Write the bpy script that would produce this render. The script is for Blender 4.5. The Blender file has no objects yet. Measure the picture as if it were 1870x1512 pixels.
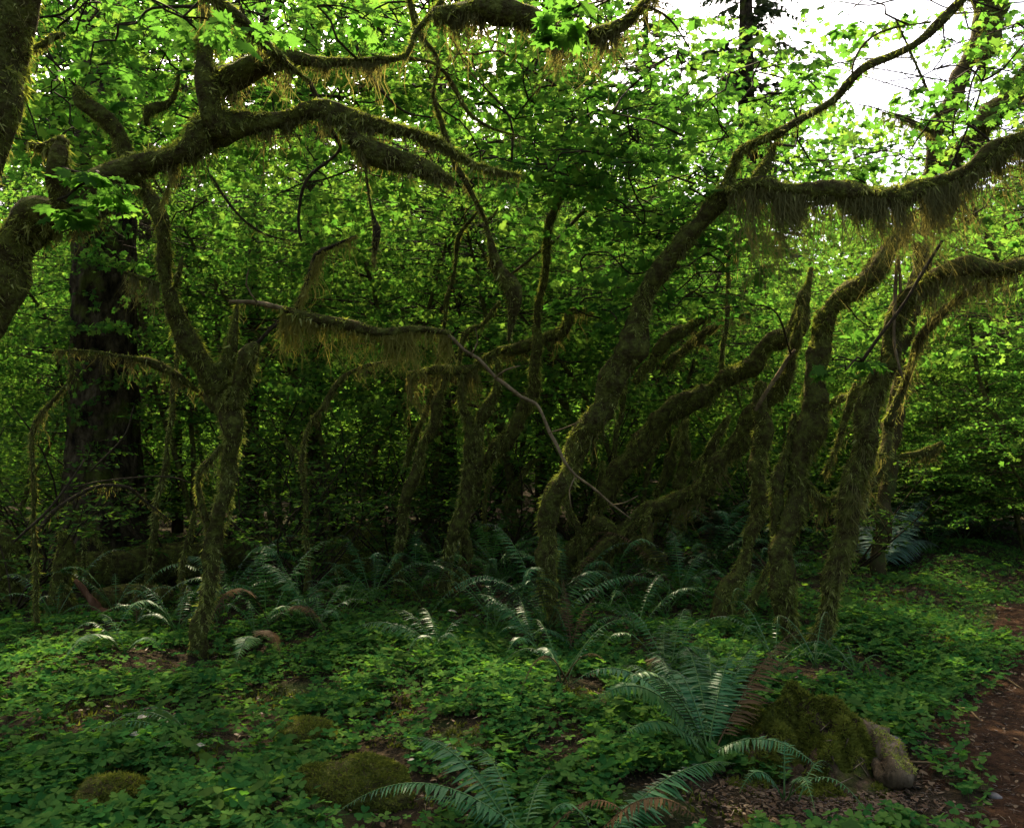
import bpy, math, random
import numpy as np
from mathutils import Vector, Matrix, Euler

# ------------------------------------------------------------------ camera, sky, sun, exposure
SC = bpy.context.scene
W, H, F, HOR, CAMZ = 1870.0, 1512.0, 1556.0, 820.0, 1.45
PITCH = math.atan((HOR - H / 2) / F)
cam_d = bpy.data.cameras.new('camera')
cam = bpy.data.objects.new('camera', cam_d)
SC.collection.objects.link(cam)
cam.location = (0, 0, CAMZ)
cam.rotation_euler = (math.pi / 2 + PITCH, 0, 0)
cam_d.sensor_fit = 'HORIZONTAL'
cam_d.angle = 2 * math.atan(W / 2 / F)
cam_d.clip_start = 0.02
cam_d.clip_end = 600
SC.camera = cam

SUN_EL, SUN_AZ = math.radians(47), math.radians(-14)      # azimuth from +Y (view direction) towards +X
SUN_DIR = np.array([math.sin(SUN_AZ) * math.cos(SUN_EL), math.cos(SUN_AZ) * math.cos(SUN_EL), math.sin(SUN_EL)])
world = bpy.data.worlds.new('World')
SC.world = world
world.use_nodes = True
wn = world.node_tree
wn.nodes.clear()
sky = wn.nodes.new('ShaderNodeTexSky')
sky.sky_type = 'NISHITA'
sky.sun_disc = False
sky.sun_elevation = SUN_EL
sky.sun_rotation = SUN_AZ
sky.air_density = 0.7
sky.dust_density = 6.0
sky.ozone_density = 0.0
bg = wn.nodes.new('ShaderNodeBackground')
bg.inputs['Strength'].default_value = 0.15
wo = wn.nodes.new('ShaderNodeOutputWorld')
wn.links.new(sky.outputs[0], bg.inputs[0])
wn.links.new(bg.outputs[0], wo.inputs[0])
sun_d = bpy.data.lights.new('sun', 'SUN')
sun_d.energy = 5.0
sun_d.angle = math.radians(0.53)
sun_d.color = (1.0, 0.83, 0.56)
sun = bpy.data.objects.new('sun', sun_d)
SC.collection.objects.link(sun)
sun.rotation_euler = Vector(SUN_DIR).to_track_quat('Z', 'Y').to_euler()
sun.location = (0, 0, 40)
SC.view_settings.view_transform = 'Standard'
SC.view_settings.look = 'None'
SC.view_settings.exposure = 2.0
SC.view_settings.gamma = 1.0
SC.view_settings.use_curve_mapping = False
SC.render.engine = 'CYCLES'
SC.cycles.max_bounces = 4
SC.cycles.diffuse_bounces = 3
SC.cycles.glossy_bounces = 1
SC.cycles.transmission_bounces = 4
SC.cycles.transparent_max_bounces = 4
SC.cycles.use_denoising = True
SC.cycles.caustics_reflective = False
SC.cycles.caustics_refractive = False

# ------------------------------------------------------------------ helpers
rng = np.random.default_rng(11)
random.seed(5)
COL = SC.collection
UP = np.array([0., 0., 1.])
FWD = np.array([0., math.cos(PITCH), math.sin(PITCH)])
CUP = np.array([0., -math.sin(PITCH), math.cos(PITCH)])


def gh(x, y):
    """height of the forest floor"""
    x = np.asarray(x, float); y = np.asarray(y, float)
    z = 0.05 * np.sin(x * 1.3 + 0.7) * np.cos(y * 1.1 + 0.3) + 0.04 * np.sin(x * 2.9 + y * 1.7) + 0.02 * np.sin(5.1 * x - 3.7 * y)
    far = np.clip((y - 9) / 20, 0, 1)
    z = z + far * 0.5 * np.sin(x * 0.31 + 1.0) + far * 0.3
    path = 1 / (1 + np.exp(-(x - path_edge(y)) * 3.0))
    return z * (1 - 0.8 * path) - 0.06 * path


def path_edge(y):
    y = np.asarray(y, float)
    return 1.42 + 0.68 * (y - 3.26)


def P(px, py, d):
    return np.array([0, 0, CAMZ]) + d * (np.array([(px - W / 2) / F, 0, 0]) + FWD + CUP * (-(py - H / 2) / F))


def G(px, py):
    """point of the ground seen at a pixel"""
    z = 0.0
    for _ in range(6):
        r = P(px, py, 1.0) - np.array([0, 0, CAMZ])
        t = (z - CAMZ) / r[2]
        p = np.array([0, 0, CAMZ]) + t * r
        z = float(gh(p[0], p[1]))
    p[2] = z
    return p


def unit(v):
    v = np.asarray(v, float)
    return v / np.maximum(np.linalg.norm(v, axis=-1, keepdims=True), 1e-9)


def mk_mesh(name, V, faces, mats, rnd=None, smooth=False, fmat=None):
    me = bpy.data.meshes.new(name)
    V = np.ascontiguousarray(V, np.float32)
    if not isinstance(faces, (list, tuple)):
        faces = [faces]
    faces = [np.asarray(f, np.int32) for f in faces if len(f)]
    me.vertices.add(len(V))
    me.vertices.foreach_set('co', V.ravel())
    nl = sum(f.size for f in faces); nf = sum(len(f) for f in faces)
    me.loops.add(nl); me.polygons.add(nf)
    me.loops.foreach_set('vertex_index', np.concatenate([f.ravel() for f in faces]))
    tot = np.concatenate([np.full(len(f), f.shape[1], np.int32) for f in faces])
    st = np.concatenate([[0], np.cumsum(tot)[:-1]]).astype(np.int32)
    me.polygons.foreach_set('loop_start', st)
    me.polygons.foreach_set('loop_total', tot)
    if smooth:
        me.polygons.foreach_set('use_smooth', np.ones(nf, bool))
    for m in (mats if isinstance(mats, (list, tuple)) else [mats]):
        me.materials.append(m)
    if fmat is not None:
        me.polygons.foreach_set('material_index', np.asarray(fmat, np.int32))
    if rnd is not None:
        a = me.attributes.new('rnd', 'FLOAT', 'POINT')
        a.data.foreach_set('value', np.asarray(rnd, np.float32))
    me.update(calc_edges=True)
    return me


def link(name, me, parent=None, loc=(0, 0, 0), label=None, cat=None, group=None, kind=None):
    o = bpy.data.objects.new(name, me)
    COL.objects.link(o)
    o.location = loc
    if parent is not None:
        o.parent = parent
    if label: o['label'] = label
    if cat: o['category'] = cat
    if group: o['group'] = group
    if kind: o['kind'] = kind
    return o


def thing(name, loc, label, cat, group=None):
    o = link(name, None, None, tuple(float(v) for v in loc), label, cat, group)
    o.empty_display_size = 0.1
    return o


class Acc:
    """collects triangles / quads with a per-vertex random value"""
    def __init__(s): s.V = []; s.T = []; s.Q = []; s.R = []; s.n = 0
    def add(s, V, T=None, Q=None, R=None):
        V = np.asarray(V, float).reshape(-1, 3)
        if T is not None and len(T): s.T.append(np.asarray(T) + s.n)
        if Q is not None and len(Q): s.Q.append(np.asarray(Q) + s.n)
        s.R.append(np.full(len(V), 0.5) if R is None else np.broadcast_to(R, (len(V),)))
        s.V.append(V); s.n += len(V)
    def mesh(s, name, mats, off=(0, 0, 0), smooth=False):
        V = np.concatenate(s.V) - np.asarray(off)
        fs = []
        if s.Q: fs.append(np.concatenate(s.Q))
        if s.T: fs.append(np.concatenate(s.T))
        return mk_mesh(name, V, fs, mats, np.concatenate(s.R), smooth)


def spline(K, step):
    """Catmull-Rom through rows of K (any number of columns), resampled about every `step` metres"""
    K = np.asarray(K, float)
    if len(K) == 2:
        K = np.vstack([K[0], (K[0] + K[1]) / 2, K[1]])
    X = np.vstack([2 * K[0] - K[1], K, 2 * K[-1] - K[-2]])
    out = []
    for i in range(1, len(X) - 2):
        n = max(2, int(np.linalg.norm(X[i + 1, :3] - X[i, :3]) / step))
        t = np.linspace(0, 1, n, endpoint=False)[:, None]
        a, b, c, d = X[i - 1], X[i], X[i + 1], X[i + 2]
        out.append(0.5 * ((2 * b) + (c - a) * t + (2 * a - 5 * b + 4 * c - d) * t ** 2 + (3 * b - a - 3 * c + d) * t ** 3))
    out.append(K[-1:])
    return np.vstack(out)


def frames(C):
    T = unit(np.gradient(C, axis=0))
    N = np.zeros_like(T); B = np.zeros_like(T)
    n = np.cross(T[0], [0.31, 0.2, 0.9]); n = n / np.linalg.norm(n)
    for i in range(len(T)):
        n = n - T[i] * np.dot(n, T[i]); n = n / max(np.linalg.norm(n), 1e-9)
        N[i] = n; B[i] = np.cross(T[i], n)
    return T, N, B


def tube(C, R, seg=8, lump=0.0, seed=0):
    """swept tube, closed at both ends"""
    C = np.asarray(C, float); n = len(C)
    T, N, B = frames(C)
    a = np.linspace(0, 2 * np.pi, seg, endpoint=False)
    rr = np.repeat(np.asarray(R, float)[:, None], seg, 1)
    if lump:
        r2 = np.random.default_rng(seed)
        g = r2.normal(size=(n, seg))
        g = (g + np.roll(g, 1, 1) + np.roll(g, -1, 1)) / 1.7
        g[1:-1] = (g[:-2] + g[1:-1] + g[2:]) / 1.7
        k = np.arange(n)[:, None] * 0.35
        rr = rr * (1 + lump * 0.55 * g + lump * 0.8 * np.sin(k + r2.uniform(0, 6) + 2 * np.sin(a[None, :] + k * 0.3)))
    V = C[:, None] + rr[..., None] * (np.cos(a)[None, :, None] * N[:, None] + np.sin(a)[None, :, None] * B[:, None])
    V = V.reshape(-1, 3)
    i = np.arange(n - 1)[:, None] * seg; j = np.arange(seg)[None, :]; j2 = (j + 1) % seg
    Q = np.stack([i + j, i + j2, i + seg + j2, i + seg + j], -1).reshape(-1, 4)
    e0, e1 = len(V), len(V) + 1
    V = np.vstack([V, C[0] - T[0] * R[0] * 0.3, C[-1] + T[-1] * R[-1] * 0.5])
    T0 = np.stack([np.full(seg, e0), j2[0], j[0]], -1)
    T1 = np.stack([np.full(seg, e1), (n - 1) * seg + j[0], (n - 1) * seg + j2[0]], -1)
    return V, Q, np.vstack([T0, T1])


# ------------------------------------------------------------------ materials
def new_mat(name):
    m = bpy.data.materials.new(name); m.use_nodes = True
    m.node_tree.nodes.clear()
    return m, m.node_tree


def nd(nt, t, **kw):
    n = nt.nodes.new(t)
    for k, v in kw.items(): setattr(n, k, v)
    return n


def ramp(nt, fac, stops):
    r = nd(nt, 'ShaderNodeValToRGB')
    el = r.color_ramp.elements
    while len(el) < len(stops): el.new(0.5)
    for e, (p, c) in zip(el, stops):
        e.position = p; e.color = (*c, 1)
    nt.links.new(fac, r.inputs[0])
    return r.outputs[0]


def rnd_socket(nt):
    at = nd(nt, 'ShaderNodeAttribute', attribute_name='rnd')
    oi = nd(nt, 'ShaderNodeObjectInfo')
    ad = nd(nt, 'ShaderNodeMath', operation='MULTIPLY_ADD')
    nt.links.new(oi.outputs['Random'], ad.inputs[0]); ad.inputs[1].default_value = 0.35
    nt.links.new(at.outputs['Fac'], ad.inputs[2])
    return ad.outputs[0]


def leaf_mat(name, stops, tstops, tmix=0.5, gloss=0.5, rough=0.35):
    m, nt = new_mat(name)
    r = rnd_socket(nt)
    c = ramp(nt, r, stops); tc = ramp(nt, r, tstops)
    d = nd(nt, 'ShaderNodeBsdfDiffuse'); t = nd(nt, 'ShaderNodeBsdfTranslucent')
    g = nd(nt, 'ShaderNodeBsdfGlossy'); g.inputs['Roughness'].default_value = rough
    g.inputs['Color'].default_value = (gloss, gloss, gloss, 1)
    nt.links.new(c, d.inputs[0]); nt.links.new(tc, t.inputs[0])
    mx = nd(nt, 'ShaderNodeMixShader'); mx.inputs[0].default_value = tmix
    nt.links.new(d.outputs[0], mx.inputs[1]); nt.links.new(t.outputs[0], mx.inputs[2])
    if gloss < .02:
        o = nd(nt, 'ShaderNodeOutputMaterial'); nt.links.new(mx.outputs[0], o.inputs[0])
        return m
    fr = nd(nt, 'ShaderNodeFresnel'); fr.inputs[0].default_value = 1.42
    m2 = nd(nt, 'ShaderNodeMixShader')
    nt.links.new(fr.outputs[0], m2.inputs[0]); nt.links.new(mx.outputs[0], m2.inputs[1]); nt.links.new(g.outputs[0], m2.inputs[2])
    o = nd(nt, 'ShaderNodeOutputMaterial'); nt.links.new(m2.outputs[0], o.inputs[0])
    return m


def rough_mat(name, stops, scale=8.0, detail=6.0, bump=0.5, rough=0.9, stretch=(1, 1, 1), bscale=None, moss=None, dist=0.02):
    """noise-coloured rough surface, optionally with moss patches"""
    m, nt = new_mat(name)
    tc = nd(nt, 'ShaderNodeTexCoord'); mp = nd(nt, 'ShaderNodeMapping')
    mp.inputs['Scale'].default_value = stretch
    nt.links.new(tc.outputs['Object'], mp.inputs[0])
    n = nd(nt, 'ShaderNodeTexNoise'); n.inputs['Scale'].default_value = scale; n.inputs['Detail'].default_value = detail
    n.inputs['Roughness'].default_value = 0.65
    nt.links.new(mp.outputs[0], n.inputs['Vector'])
    c = ramp(nt, n.outputs['Fac'], stops)
    if moss:
        n3 = nd(nt, 'ShaderNodeTexNoise'); n3.inputs['Scale'].default_value = moss[2]; n3.inputs['Detail'].default_value = 5
        nt.links.new(tc.outputs['Object'], n3.inputs['Vector'])
        f = ramp(nt, n3.outputs['Fac'], [(moss[0], (0, 0, 0)), (moss[0] + 0.1, (1, 1, 1))])
        mx = nd(nt, 'ShaderNodeMixRGB'); nt.links.new(f, mx.inputs[0]); nt.links.new(c, mx.inputs[1])
        mx.inputs[2].default_value = (*moss[1], 1)
        c = mx.outputs[0]
    b = nd(nt, 'ShaderNodeBsdfPrincipled'); b.inputs['Roughness'].default_value = rough
    b.inputs['Specular IOR Level'].default_value = 0.04
    nt.links.new(c, b.inputs['Base Color'])
    n2 = nd(nt, 'ShaderNodeTexNoise'); n2.inputs['Scale'].default_value = bscale or scale * 3; n2.inputs['Detail'].default_value = 6
    nt.links.new(mp.outputs[0], n2.inputs['Vector'])
    bp = nd(nt, 'ShaderNodeBump'); bp.inputs['Strength'].default_value = bump; bp.inputs['Distance'].default_value = dist
    nt.links.new(n2.outputs['Fac'], bp.inputs['Height']); nt.links.new(bp.outputs[0], b.inputs['Normal'])
    o = nd(nt, 'ShaderNodeOutputMaterial'); nt.links.new(b.outputs[0], o.inputs[0])
    return m


M = {}
M['maple'] = leaf_mat('maple_leaf', [(0, (.028, .074, .015)), (.6, (.046, .102, .020)), (1, (.074, .122, .024))],
                      [(0, (.042, .145, .013)), (.6, (.082, .212, .020)), (1, (.145, .265, .028))], 0.60, 0.0, 0.5)
M['huckle'] = leaf_mat('shrub_leaf', [(0, (.022, .060, .016)), (1, (.060, .105, .022))],
                       [(0, (.05, .17, .02)), (1, (.14, .26, .02))], 0.45, 0.0, 0.5)
M['sorrel'] = leaf_mat('sorrel_leaf', [(0, (.015, .064, .015)), (.6, (.031, .102, .022)), (1, (.078, .148, .028))],
                       [(0, (.036, .135, .013)), (1, (.11, .24, .022))], 0.42, 0.0, 0.5)
M['fern'] = leaf_mat('fern_leaf', [(0, (.020, .088, .026)), (.6, (.036, .128, .036)), (1, (.085, .165, .036))],
                     [(0, (.03, .13, .02)), (1, (.10, .22, .02))], 0.32, 0.30, 0.38)
M['fern_fresh'] = leaf_mat('fern_leaf_fresh', [(0, (.035, .13, .018)), (1, (.07, .17, .02))],
                           [(0, (.06, .22, .012)), (1, (.13, .30, .02))], 0.42, 0.35, 0.42)
M['fern_skylit'] = leaf_mat('fern_leaf_skylit', [(0, (.060, .130, .080)), (1, (.110, .190, .115))], [(0, (.05, .14, .05)), (1, (.10, .2, .06))], 0.3, 0.35, 0.40)  # lighter, bluer fern colour stands in for skylight falling on the fronds
M['deadfrond'] = leaf_mat('dead_frond', [(0, (.045, .026, .010)), (1, (.11, .070, .030))], [(0, (.05, .03, .01)), (1, (.10, .06, .02))], 0.25, 0.05, 0.5)
M['needle'] = leaf_mat('conifer_needles', [(0, (.014, .040, .020)), (1, (.030, .065, .030))],
                       [(0, (.012, .035, .012)), (1, (.03, .06, .02))], 0.25, 0.3, 0.5)
M['moss'] = leaf_mat('moss_tufts', [(0, (.066, .074, .015)), (.45, (.145, .164, .030)), (.8, (.270, .275, .064)), (1, (.440, .430, .130))],
                     [(0, (.085, .115, .012)), (1, (.24, .28, .032))], 0.48, 0.0, 0.6)
M['moss_ground'] = leaf_mat('ground_moss_tufts', [(0, (.030, .038, .006)), (.5, (.070, .084, .012)), (1, (.150, .160, .026))],
                     [(0, (.05, .07, .008)), (1, (.15, .17, .02))], 0.40, 0.0, 0.6)
M['hang'] = leaf_mat('hanging_moss', [(0, (.062, .056, .014)), (.5, (.112, .102, .030)), (1, (.180, .162, .056))],
                     [(0, (.10, .09, .015)), (1, (.22, .20, .045))], 0.45, 0.0, 0.6)
M['hang_pale'] = leaf_mat('pale_hanging_moss', [(0, (.12, .105, .018)), (.5, (.20, .18, .034)), (1, (.29, .26, .060))],
                          [(0, (.14, .125, .02)), (1, (.28, .25, .04))], 0.45, 0.0, 0.6)
M['mossbark'] = rough_mat('mossy_bark', [(.32, (.028, .020, .006)), (.46, (.054, .046, .014)), (.54, (.072, .076, .015)), (.70, (.135, .140, .028))], 16, 8, 1.0, 1.0, dist=0.04)
M['twig'] = rough_mat('twig_bark', [(.35, (.014, .010, .005)), (.65, (.045, .034, .017))], 30, 4, 0.4, 0.85, dist=0.004)
M['smoothbark'] = rough_mat('grey_bark', [(.35, (.026, .018, .006)), (.55, (.056, .043, .016)), (.75, (.090, .072, .030))], 9, 8, 0.5, 0.85,
                            stretch=(1, 1, .5), moss=(.52, (.05, .06, .016), 5.0), dist=0.01)
M['stick'] = rough_mat('dead_stick_bark', [(.35, (.065, .045, .020)), (.65, (.165, .120, .058))], 22, 5, 0.4, 0.8, stretch=(1, 1, 1), dist=0.004)
M['conbark'] = rough_mat('conifer_bark', [(.36, (.005, .004, .002)), (.50, (.032, .023, .011)), (.68, (.090, .066, .034))], 9, 8, 1.0, 0.95,
                         stretch=(1, 1, .45), bscale=11, moss=(.53, (.055, .060, .010), 3.0), dist=0.12)
M['rotwood'] = rough_mat('rotten_wood', [(.34, (.020, .014, .007)), (.50, (.085, .060, .032)), (.70, (.18, .135, .08))], 9, 8, 1.0, 0.9,
                         stretch=(1, 1, .25), dist=0.03)
M['redwood'] = rough_mat('red_rotten_wood', [(.30, (.03, .014, .007)), (.55, (.12, .055, .028)), (.75, (.26, .14, .08))], 12, 8, 0.9, 0.85, stretch=(1, 1, .25), dist=0.02)
M['stone'] = rough_mat('stone', [(.30, (.07, .06, .05)), (.60, (.15, .13, .11)), (.80, (.23, .20, .17))], 7, 8, 0.5, 0.85, dist=0.01)
M['soil'] = rough_mat('forest_soil', [(.30, (.008, .006, .003)), (.50, (.022, .016, .008)), (.66, (.040, .028, .014)), (.80, (.07, .046, .024))], 11, 10, 1.0, 0.95,
                      bscale=40, moss=(.56, (.030, .042, .010), 1.6), dist=0.03)
M['stumpsoil'] = rough_mat('stump_duff', [(.30, (.012, .008, .004)), (.50, (.040, .026, .013)), (.66, (.085, .056, .030)), (.80, (.15, .105, .06))], 14, 10, 1.0, 0.95, bscale=34, moss=(.50, (.045, .050, .010), 6.0), dist=0.03)
M['path'] = rough_mat('needle_path', [(.30, (.009, .005, .002)), (.50, (.026, .013, .006)), (.68, (.050, .025, .011)), (.82, (.09, .046, .020))], 16, 10, 1.0, 0.95, bscale=60, dist=0.02)
M['litter'] = leaf_mat('leaf_litter', [(0, (.025, .013, .005)), (.5, (.062, .032, .012)), (.9, (.10, .056, .024)), (1, (.13, .085, .042))],
                       [(0, (.05, .03, .01)), (1, (.16, .10, .04))], 0.15, 0.25, 0.5)
M['paleleaf'] = leaf_mat('pale_fallen_leaf', [(0, (.16, .15, .09)), (1, (.26, .25, .18))], [(0, (.2, .2, .1)), (1, (.3, .3, .2))], 0.2, 0.4, 0.45)
M['hill'] = rough_mat('far_slope', [(.3, (.012, .024, .008)), (.6, (.03, .05, .015))], 1.2, 8, 0.5, 0.95)

# ------------------------------------------------------------------ leaf shapes
def maple_outline(lobes=7, teeth=False):
    ang = {7: [0, 36, 72, 112], 5: [0, 48, 100], 9: [0, 32, 64, 98, 136]}[lobes]
    rad = {7: [1, .96, .84, .60], 5: [1, .92, .66], 9: [1, .97, .90, .76, .52]}[lobes]
    pts = []
    half = []
    for k, (a, r) in enumerate(zip(ang, rad)):
        if k > 0:
            half.append(((a + ang[k - 1]) / 2, 0.60 * (r + rad[k - 1]) / 2 + .04))
        if teeth:
            if k > 0: half.append((a - 8, r * .80))
            half.append((a, r))
            half.append((a + 8, r * .80))
        else:
            half.append((a, r))
    right = half; left = [(-a, r) for a, r in half if a > 0][::-1]
    out = right + [(180, .10)] + left
    pts = [(r * math.sin(math.radians(a)), r * math.cos(math.radians(a))) for a, r in out]
    pts = np.array(pts)
    V = np.vstack([[0, 0], pts])
    r = np.linalg.norm(V, axis=1)
    z = -0.16 * r ** 2 + 0.06 * np.cos(np.arctan2(V[:, 0], V[:, 1]) * (lobes + .0)) * r
    V = np.column_stack([V, z])
    n = len(pts)
    T = np.stack([np.zeros(n, int), 1 + np.arange(n), 1 + (np.arange(n) + 1) % n], -1)
    return V, T


MAPLE_HI = maple_outline(9, True)
MAPLE_MID = maple_outline(7)
MAPLE_LO = maple_outline(5)
_o = np.array([[0, 0, 0], [.26, .35, .03], [.22, .75, .0], [0, 1, -.05], [-.22, .75, .0], [-.26, .35, .03]])
OVAL = (_o, np.array([[0, 1, 5], [1, 2, 4], [1, 4, 5], [2, 3, 4]]))


def place_leaves(acc, shape, pos, nrm, head, size, r=None):
    """adds one leaf shape per row: y axis along head, z along nrm"""
    if len(pos) == 0: return
    V, T = shape
    pos = np.asarray(pos, float); nrm = unit(nrm)
    y = np.asarray(head, float); y = unit(y - nrm * np.sum(y * nrm, 1, keepdims=True)); x = np.cross(y, nrm)
    s = np.asarray(size, float)[:, None, None]
    A = pos[:, None] + s * (V[None, :, :1] * x[:, None] + V[None, :, 1:2] * y[:, None] + V[None, :, 2:] * nrm[:, None])
    n, k = len(pos), len(V)
    TT = (T[None] + (np.arange(n) * k)[:, None, None]).reshape(-1, 3)
    rr = rng.random(n) if r is None else r
    acc.add(A.reshape(-1, 3), T=TT, R=np.repeat(rr, k))


def twig_curve(A, D, L, droop, wob, n=6):
    """slender arc from A along D"""
    t = np.linspace(0, 1, n)[:, None]
    D = unit(D)
    side = unit(np.cross(D, UP) + 1e-6)
    w = rng.normal(size=(2,)) * wob
    return np.asarray(A) + D * L * t + side * L * (w[0] * np.sin(t * 3.0) + w[1] * t ** 2) - UP * L * droop * t ** 2


def spray(A, D, L, leaf, acc_t, leaves, droop=.15, tw=.006, tilt=.35, dens=1.0, side_n=None):
    """a layered maple spray: main twig, opposite side twigs, paired leaves lying in a flat layer"""
    C = twig_curve(A, D, L, droop, .12, 7)
    acc_t.add(*_tw(C, np.linspace(tw, tw * .35, 7), 3))
    ns = side_n or max(3, int(L / .13 * dens))
    runs = [(C, .35)]
    for k in range(ns):
        t = .18 + .78 * (k + rng.random() * .6) / ns
        i = t * 6; a = int(min(5, i)); f = i - a
        p = C[a] * (1 - f) + C[a + 1] * f
        d = unit(C[a + 1] - C[a]); s = unit(np.cross(d, UP)) * (1 if k % 2 else -1)
        ll = L * rng.uniform(.28, .50) * (1.15 - t * .6)
        S = twig_curve(p, d * .75 + s * rng.uniform(.6, 1.0) + UP * rng.normal() * .12, ll, droop * .9, .15, 4)
        acc_t.add(*_tw(S, np.linspace(tw * .55, tw * .22, 4), 3))
        runs.append((S, .0))
    for S, t0 in runs:
        ln = np.linalg.norm(S[-1] - S[0])
        m = max(2, int(ln * (1 - t0) / (leaf * .85)))
        for q in range(m):
            t = t0 + (1 - t0) * (q + 1) / m
            i = t * (len(S) - 1); a = int(min(len(S) - 2, i)); f = i - a
            p = S[a] * (1 - f) + S[a + 1] * f
            d = unit(S[a + 1] - S[a]); s = unit(np.cross(d, UP))
            for sg in ((1, -1) if q < m - 1 else (1, -1, 0)):
                if rng.random() > .9: continue
                hd = d * (.5 + (sg == 0)) + s * sg * 1.0 + rng.normal(size=3) * .3
                hd[2] -= .25
                hd = unit(hd)
                nr = unit(UP + rng.normal(size=3) * tilt + hd * .35)
                leaves.append((p + hd * leaf * rng.uniform(.25, .6) - UP * leaf * .15, nr, hd, leaf * rng.uniform(.36, .62)))


def _tw(C, R, seg):
    V, Q, T = tube(C, R, seg)
    return V, T, Q


def leaves_arrays(lv):
    return (np.array([l[0] for l in lv]), np.array([l[1] for l in lv]), np.array([l[2] for l in lv]), np.array([l[3] for l in lv]))


# ------------------------------------------------------------------ setting: ground, path
def build_ground():
    xs = np.concatenate([np.linspace(-150, -14, 18), np.linspace(-13, 13, 140), np.linspace(14, 150, 18)])
    ys = np.concatenate([np.linspace(-60, 1, 12), np.linspace(1.5, 20, 110), np.linspace(21, 220, 30)])
    X, Y = np.meshgrid(xs, ys)
    Z = gh(X, Y)
    near = (Y < 20) & (np.abs(X) < 13)
    Z = Z + near * rng.normal(size=Z.shape) * .008
    V = np.stack([X, Y, Z], -1).reshape(-1, 3)
    nx, ny = len(xs), len(ys)
    i = np.arange(ny - 1)[:, None] * nx + np.arange(nx - 1)[None]
    Q = np.stack([i, i + 1, i + nx + 1, i + nx], -1).reshape(-1, 4)
    link('ground', mk_mesh('ground', V, Q, M['soil'], None, True), kind='structure')
    # trodden path on the right
    ys = np.linspace(1.0, 24, 150); us = np.linspace(0, 1, 26)
    Yp = np.repeat(ys[:, None], 26, 1)
    e = path_edge(ys) + .12 * np.sin(ys * 2.3) + .06 * np.sin(ys * 6.1)
    Xp = e[:, None] + us[None] * 1.7
    Zp = gh(Xp, Yp) + .006 + .012 * np.sin(np.pi * us)[None] + rng.normal(size=Xp.shape) * .004
    V = np.stack([Xp, Yp, Zp], -1).reshape(-1, 3)
    i = np.arange(149)[:, None] * 26 + np.arange(25)[None]
    Q = np.stack([i, i + 1, i + 27, i + 26], -1).reshape(-1, 4)
    link('path', mk_mesh('path', V, Q, M['path'], None, True), kind='structure')


def build_hill():
    xs = np.linspace(-160, 160, 120); ys = np.linspace(62, 150, 40)
    X, Y = np.meshgrid(xs, ys)
    t = np.clip((Y - 62) / 60, 0, 1)
    Z = -1.0 + t * (22 + 4 * np.sin(X * .05) + 2 * np.sin(X * .17 + 1)) + rng.normal(size=X.shape) * .7 * (t > .02)
    V = np.stack([X, Y, Z], -1).reshape(-1, 3)
    i = np.arange(39)[:, None] * 120 + np.arange(119)[None]
    link('hill', mk_mesh('hill', V, np.stack([i, i + 1, i + 121, i + 120], -1).reshape(-1, 4), M['hill'], None, True), kind='structure')


build_ground()
build_hill()

# ------------------------------------------------------------------ moss on limbs
def fuzz(acc, C, R, dens, ln=(.010, .042), seed=0, droop=.5):
    """short shaggy moss standing on a swept limb"""
    seg = np.linalg.norm(np.diff(C, axis=0), axis=1)
    cum = np.concatenate([[0], np.cumsum(seg)])
    area = np.sum(seg * 2 * np.pi * (R[:-1] + R[1:]) / 2)
    n = int(area * dens)
    if n < 3: return
    T, N, B = frames(C)
    s = rng.random(n) * cum[-1]
    i = np.clip(np.searchsorted(cum, s) - 1, 0, len(seg) - 1)
    f = ((s - cum[i]) / np.maximum(seg[i], 1e-6))[:, None]
    c = C[i] * (1 - f) + C[i + 1] * f
    r = (R[i] * (1 - f[:, 0]) + R[i + 1] * f[:, 0])
    a = rng.random(n) * 2 * np.pi
    nr = np.cos(a)[:, None] * N[i] + np.sin(a)[:, None] * B[i]
    base = c + nr * (r * .96)[:, None]
    clump = .55 + .75 * np.sin(s * 23 + 3 * np.sin(a * 2 + s * 7)) * np.sin(s * 31 + 2 * np.sin(a * 3)) + .45 * np.sin(s * 61 + a * 5)
    pn = np.sin(s * 5.3 + 1.3 * np.sin(a + s * 2.1)) + np.sin(s * 9.7 + 2 * a) * .6 + rng.normal(size=n) * .35 + .9 * nr[:, 2]
    thin = pn < -.9
    L = np.where(thin, .35, 1.0) * (ln[0] + (ln[1] - ln[0]) * rng.random(n) ** 2.2) * np.clip(clump, .3, 2.1)
    D = unit(nr + rng.normal(size=(n, 3)) * .55 - UP * droop)
    S = unit(np.cross(D, rng.normal(size=(n, 3)))) * (L * rng.uniform(.08, .17, n))[:, None]
    A = np.stack([base - S, base + S, base + D * L[:, None] - UP * (L * .25)[:, None]], 1).reshape(-1, 3)
    acc.add(A, T=np.arange(3 * n).reshape(-1, 3), R=np.repeat(np.clip(rng.normal(.42, .26, n) + .25 * (clump - .7), 0, 1), 3))


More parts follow.
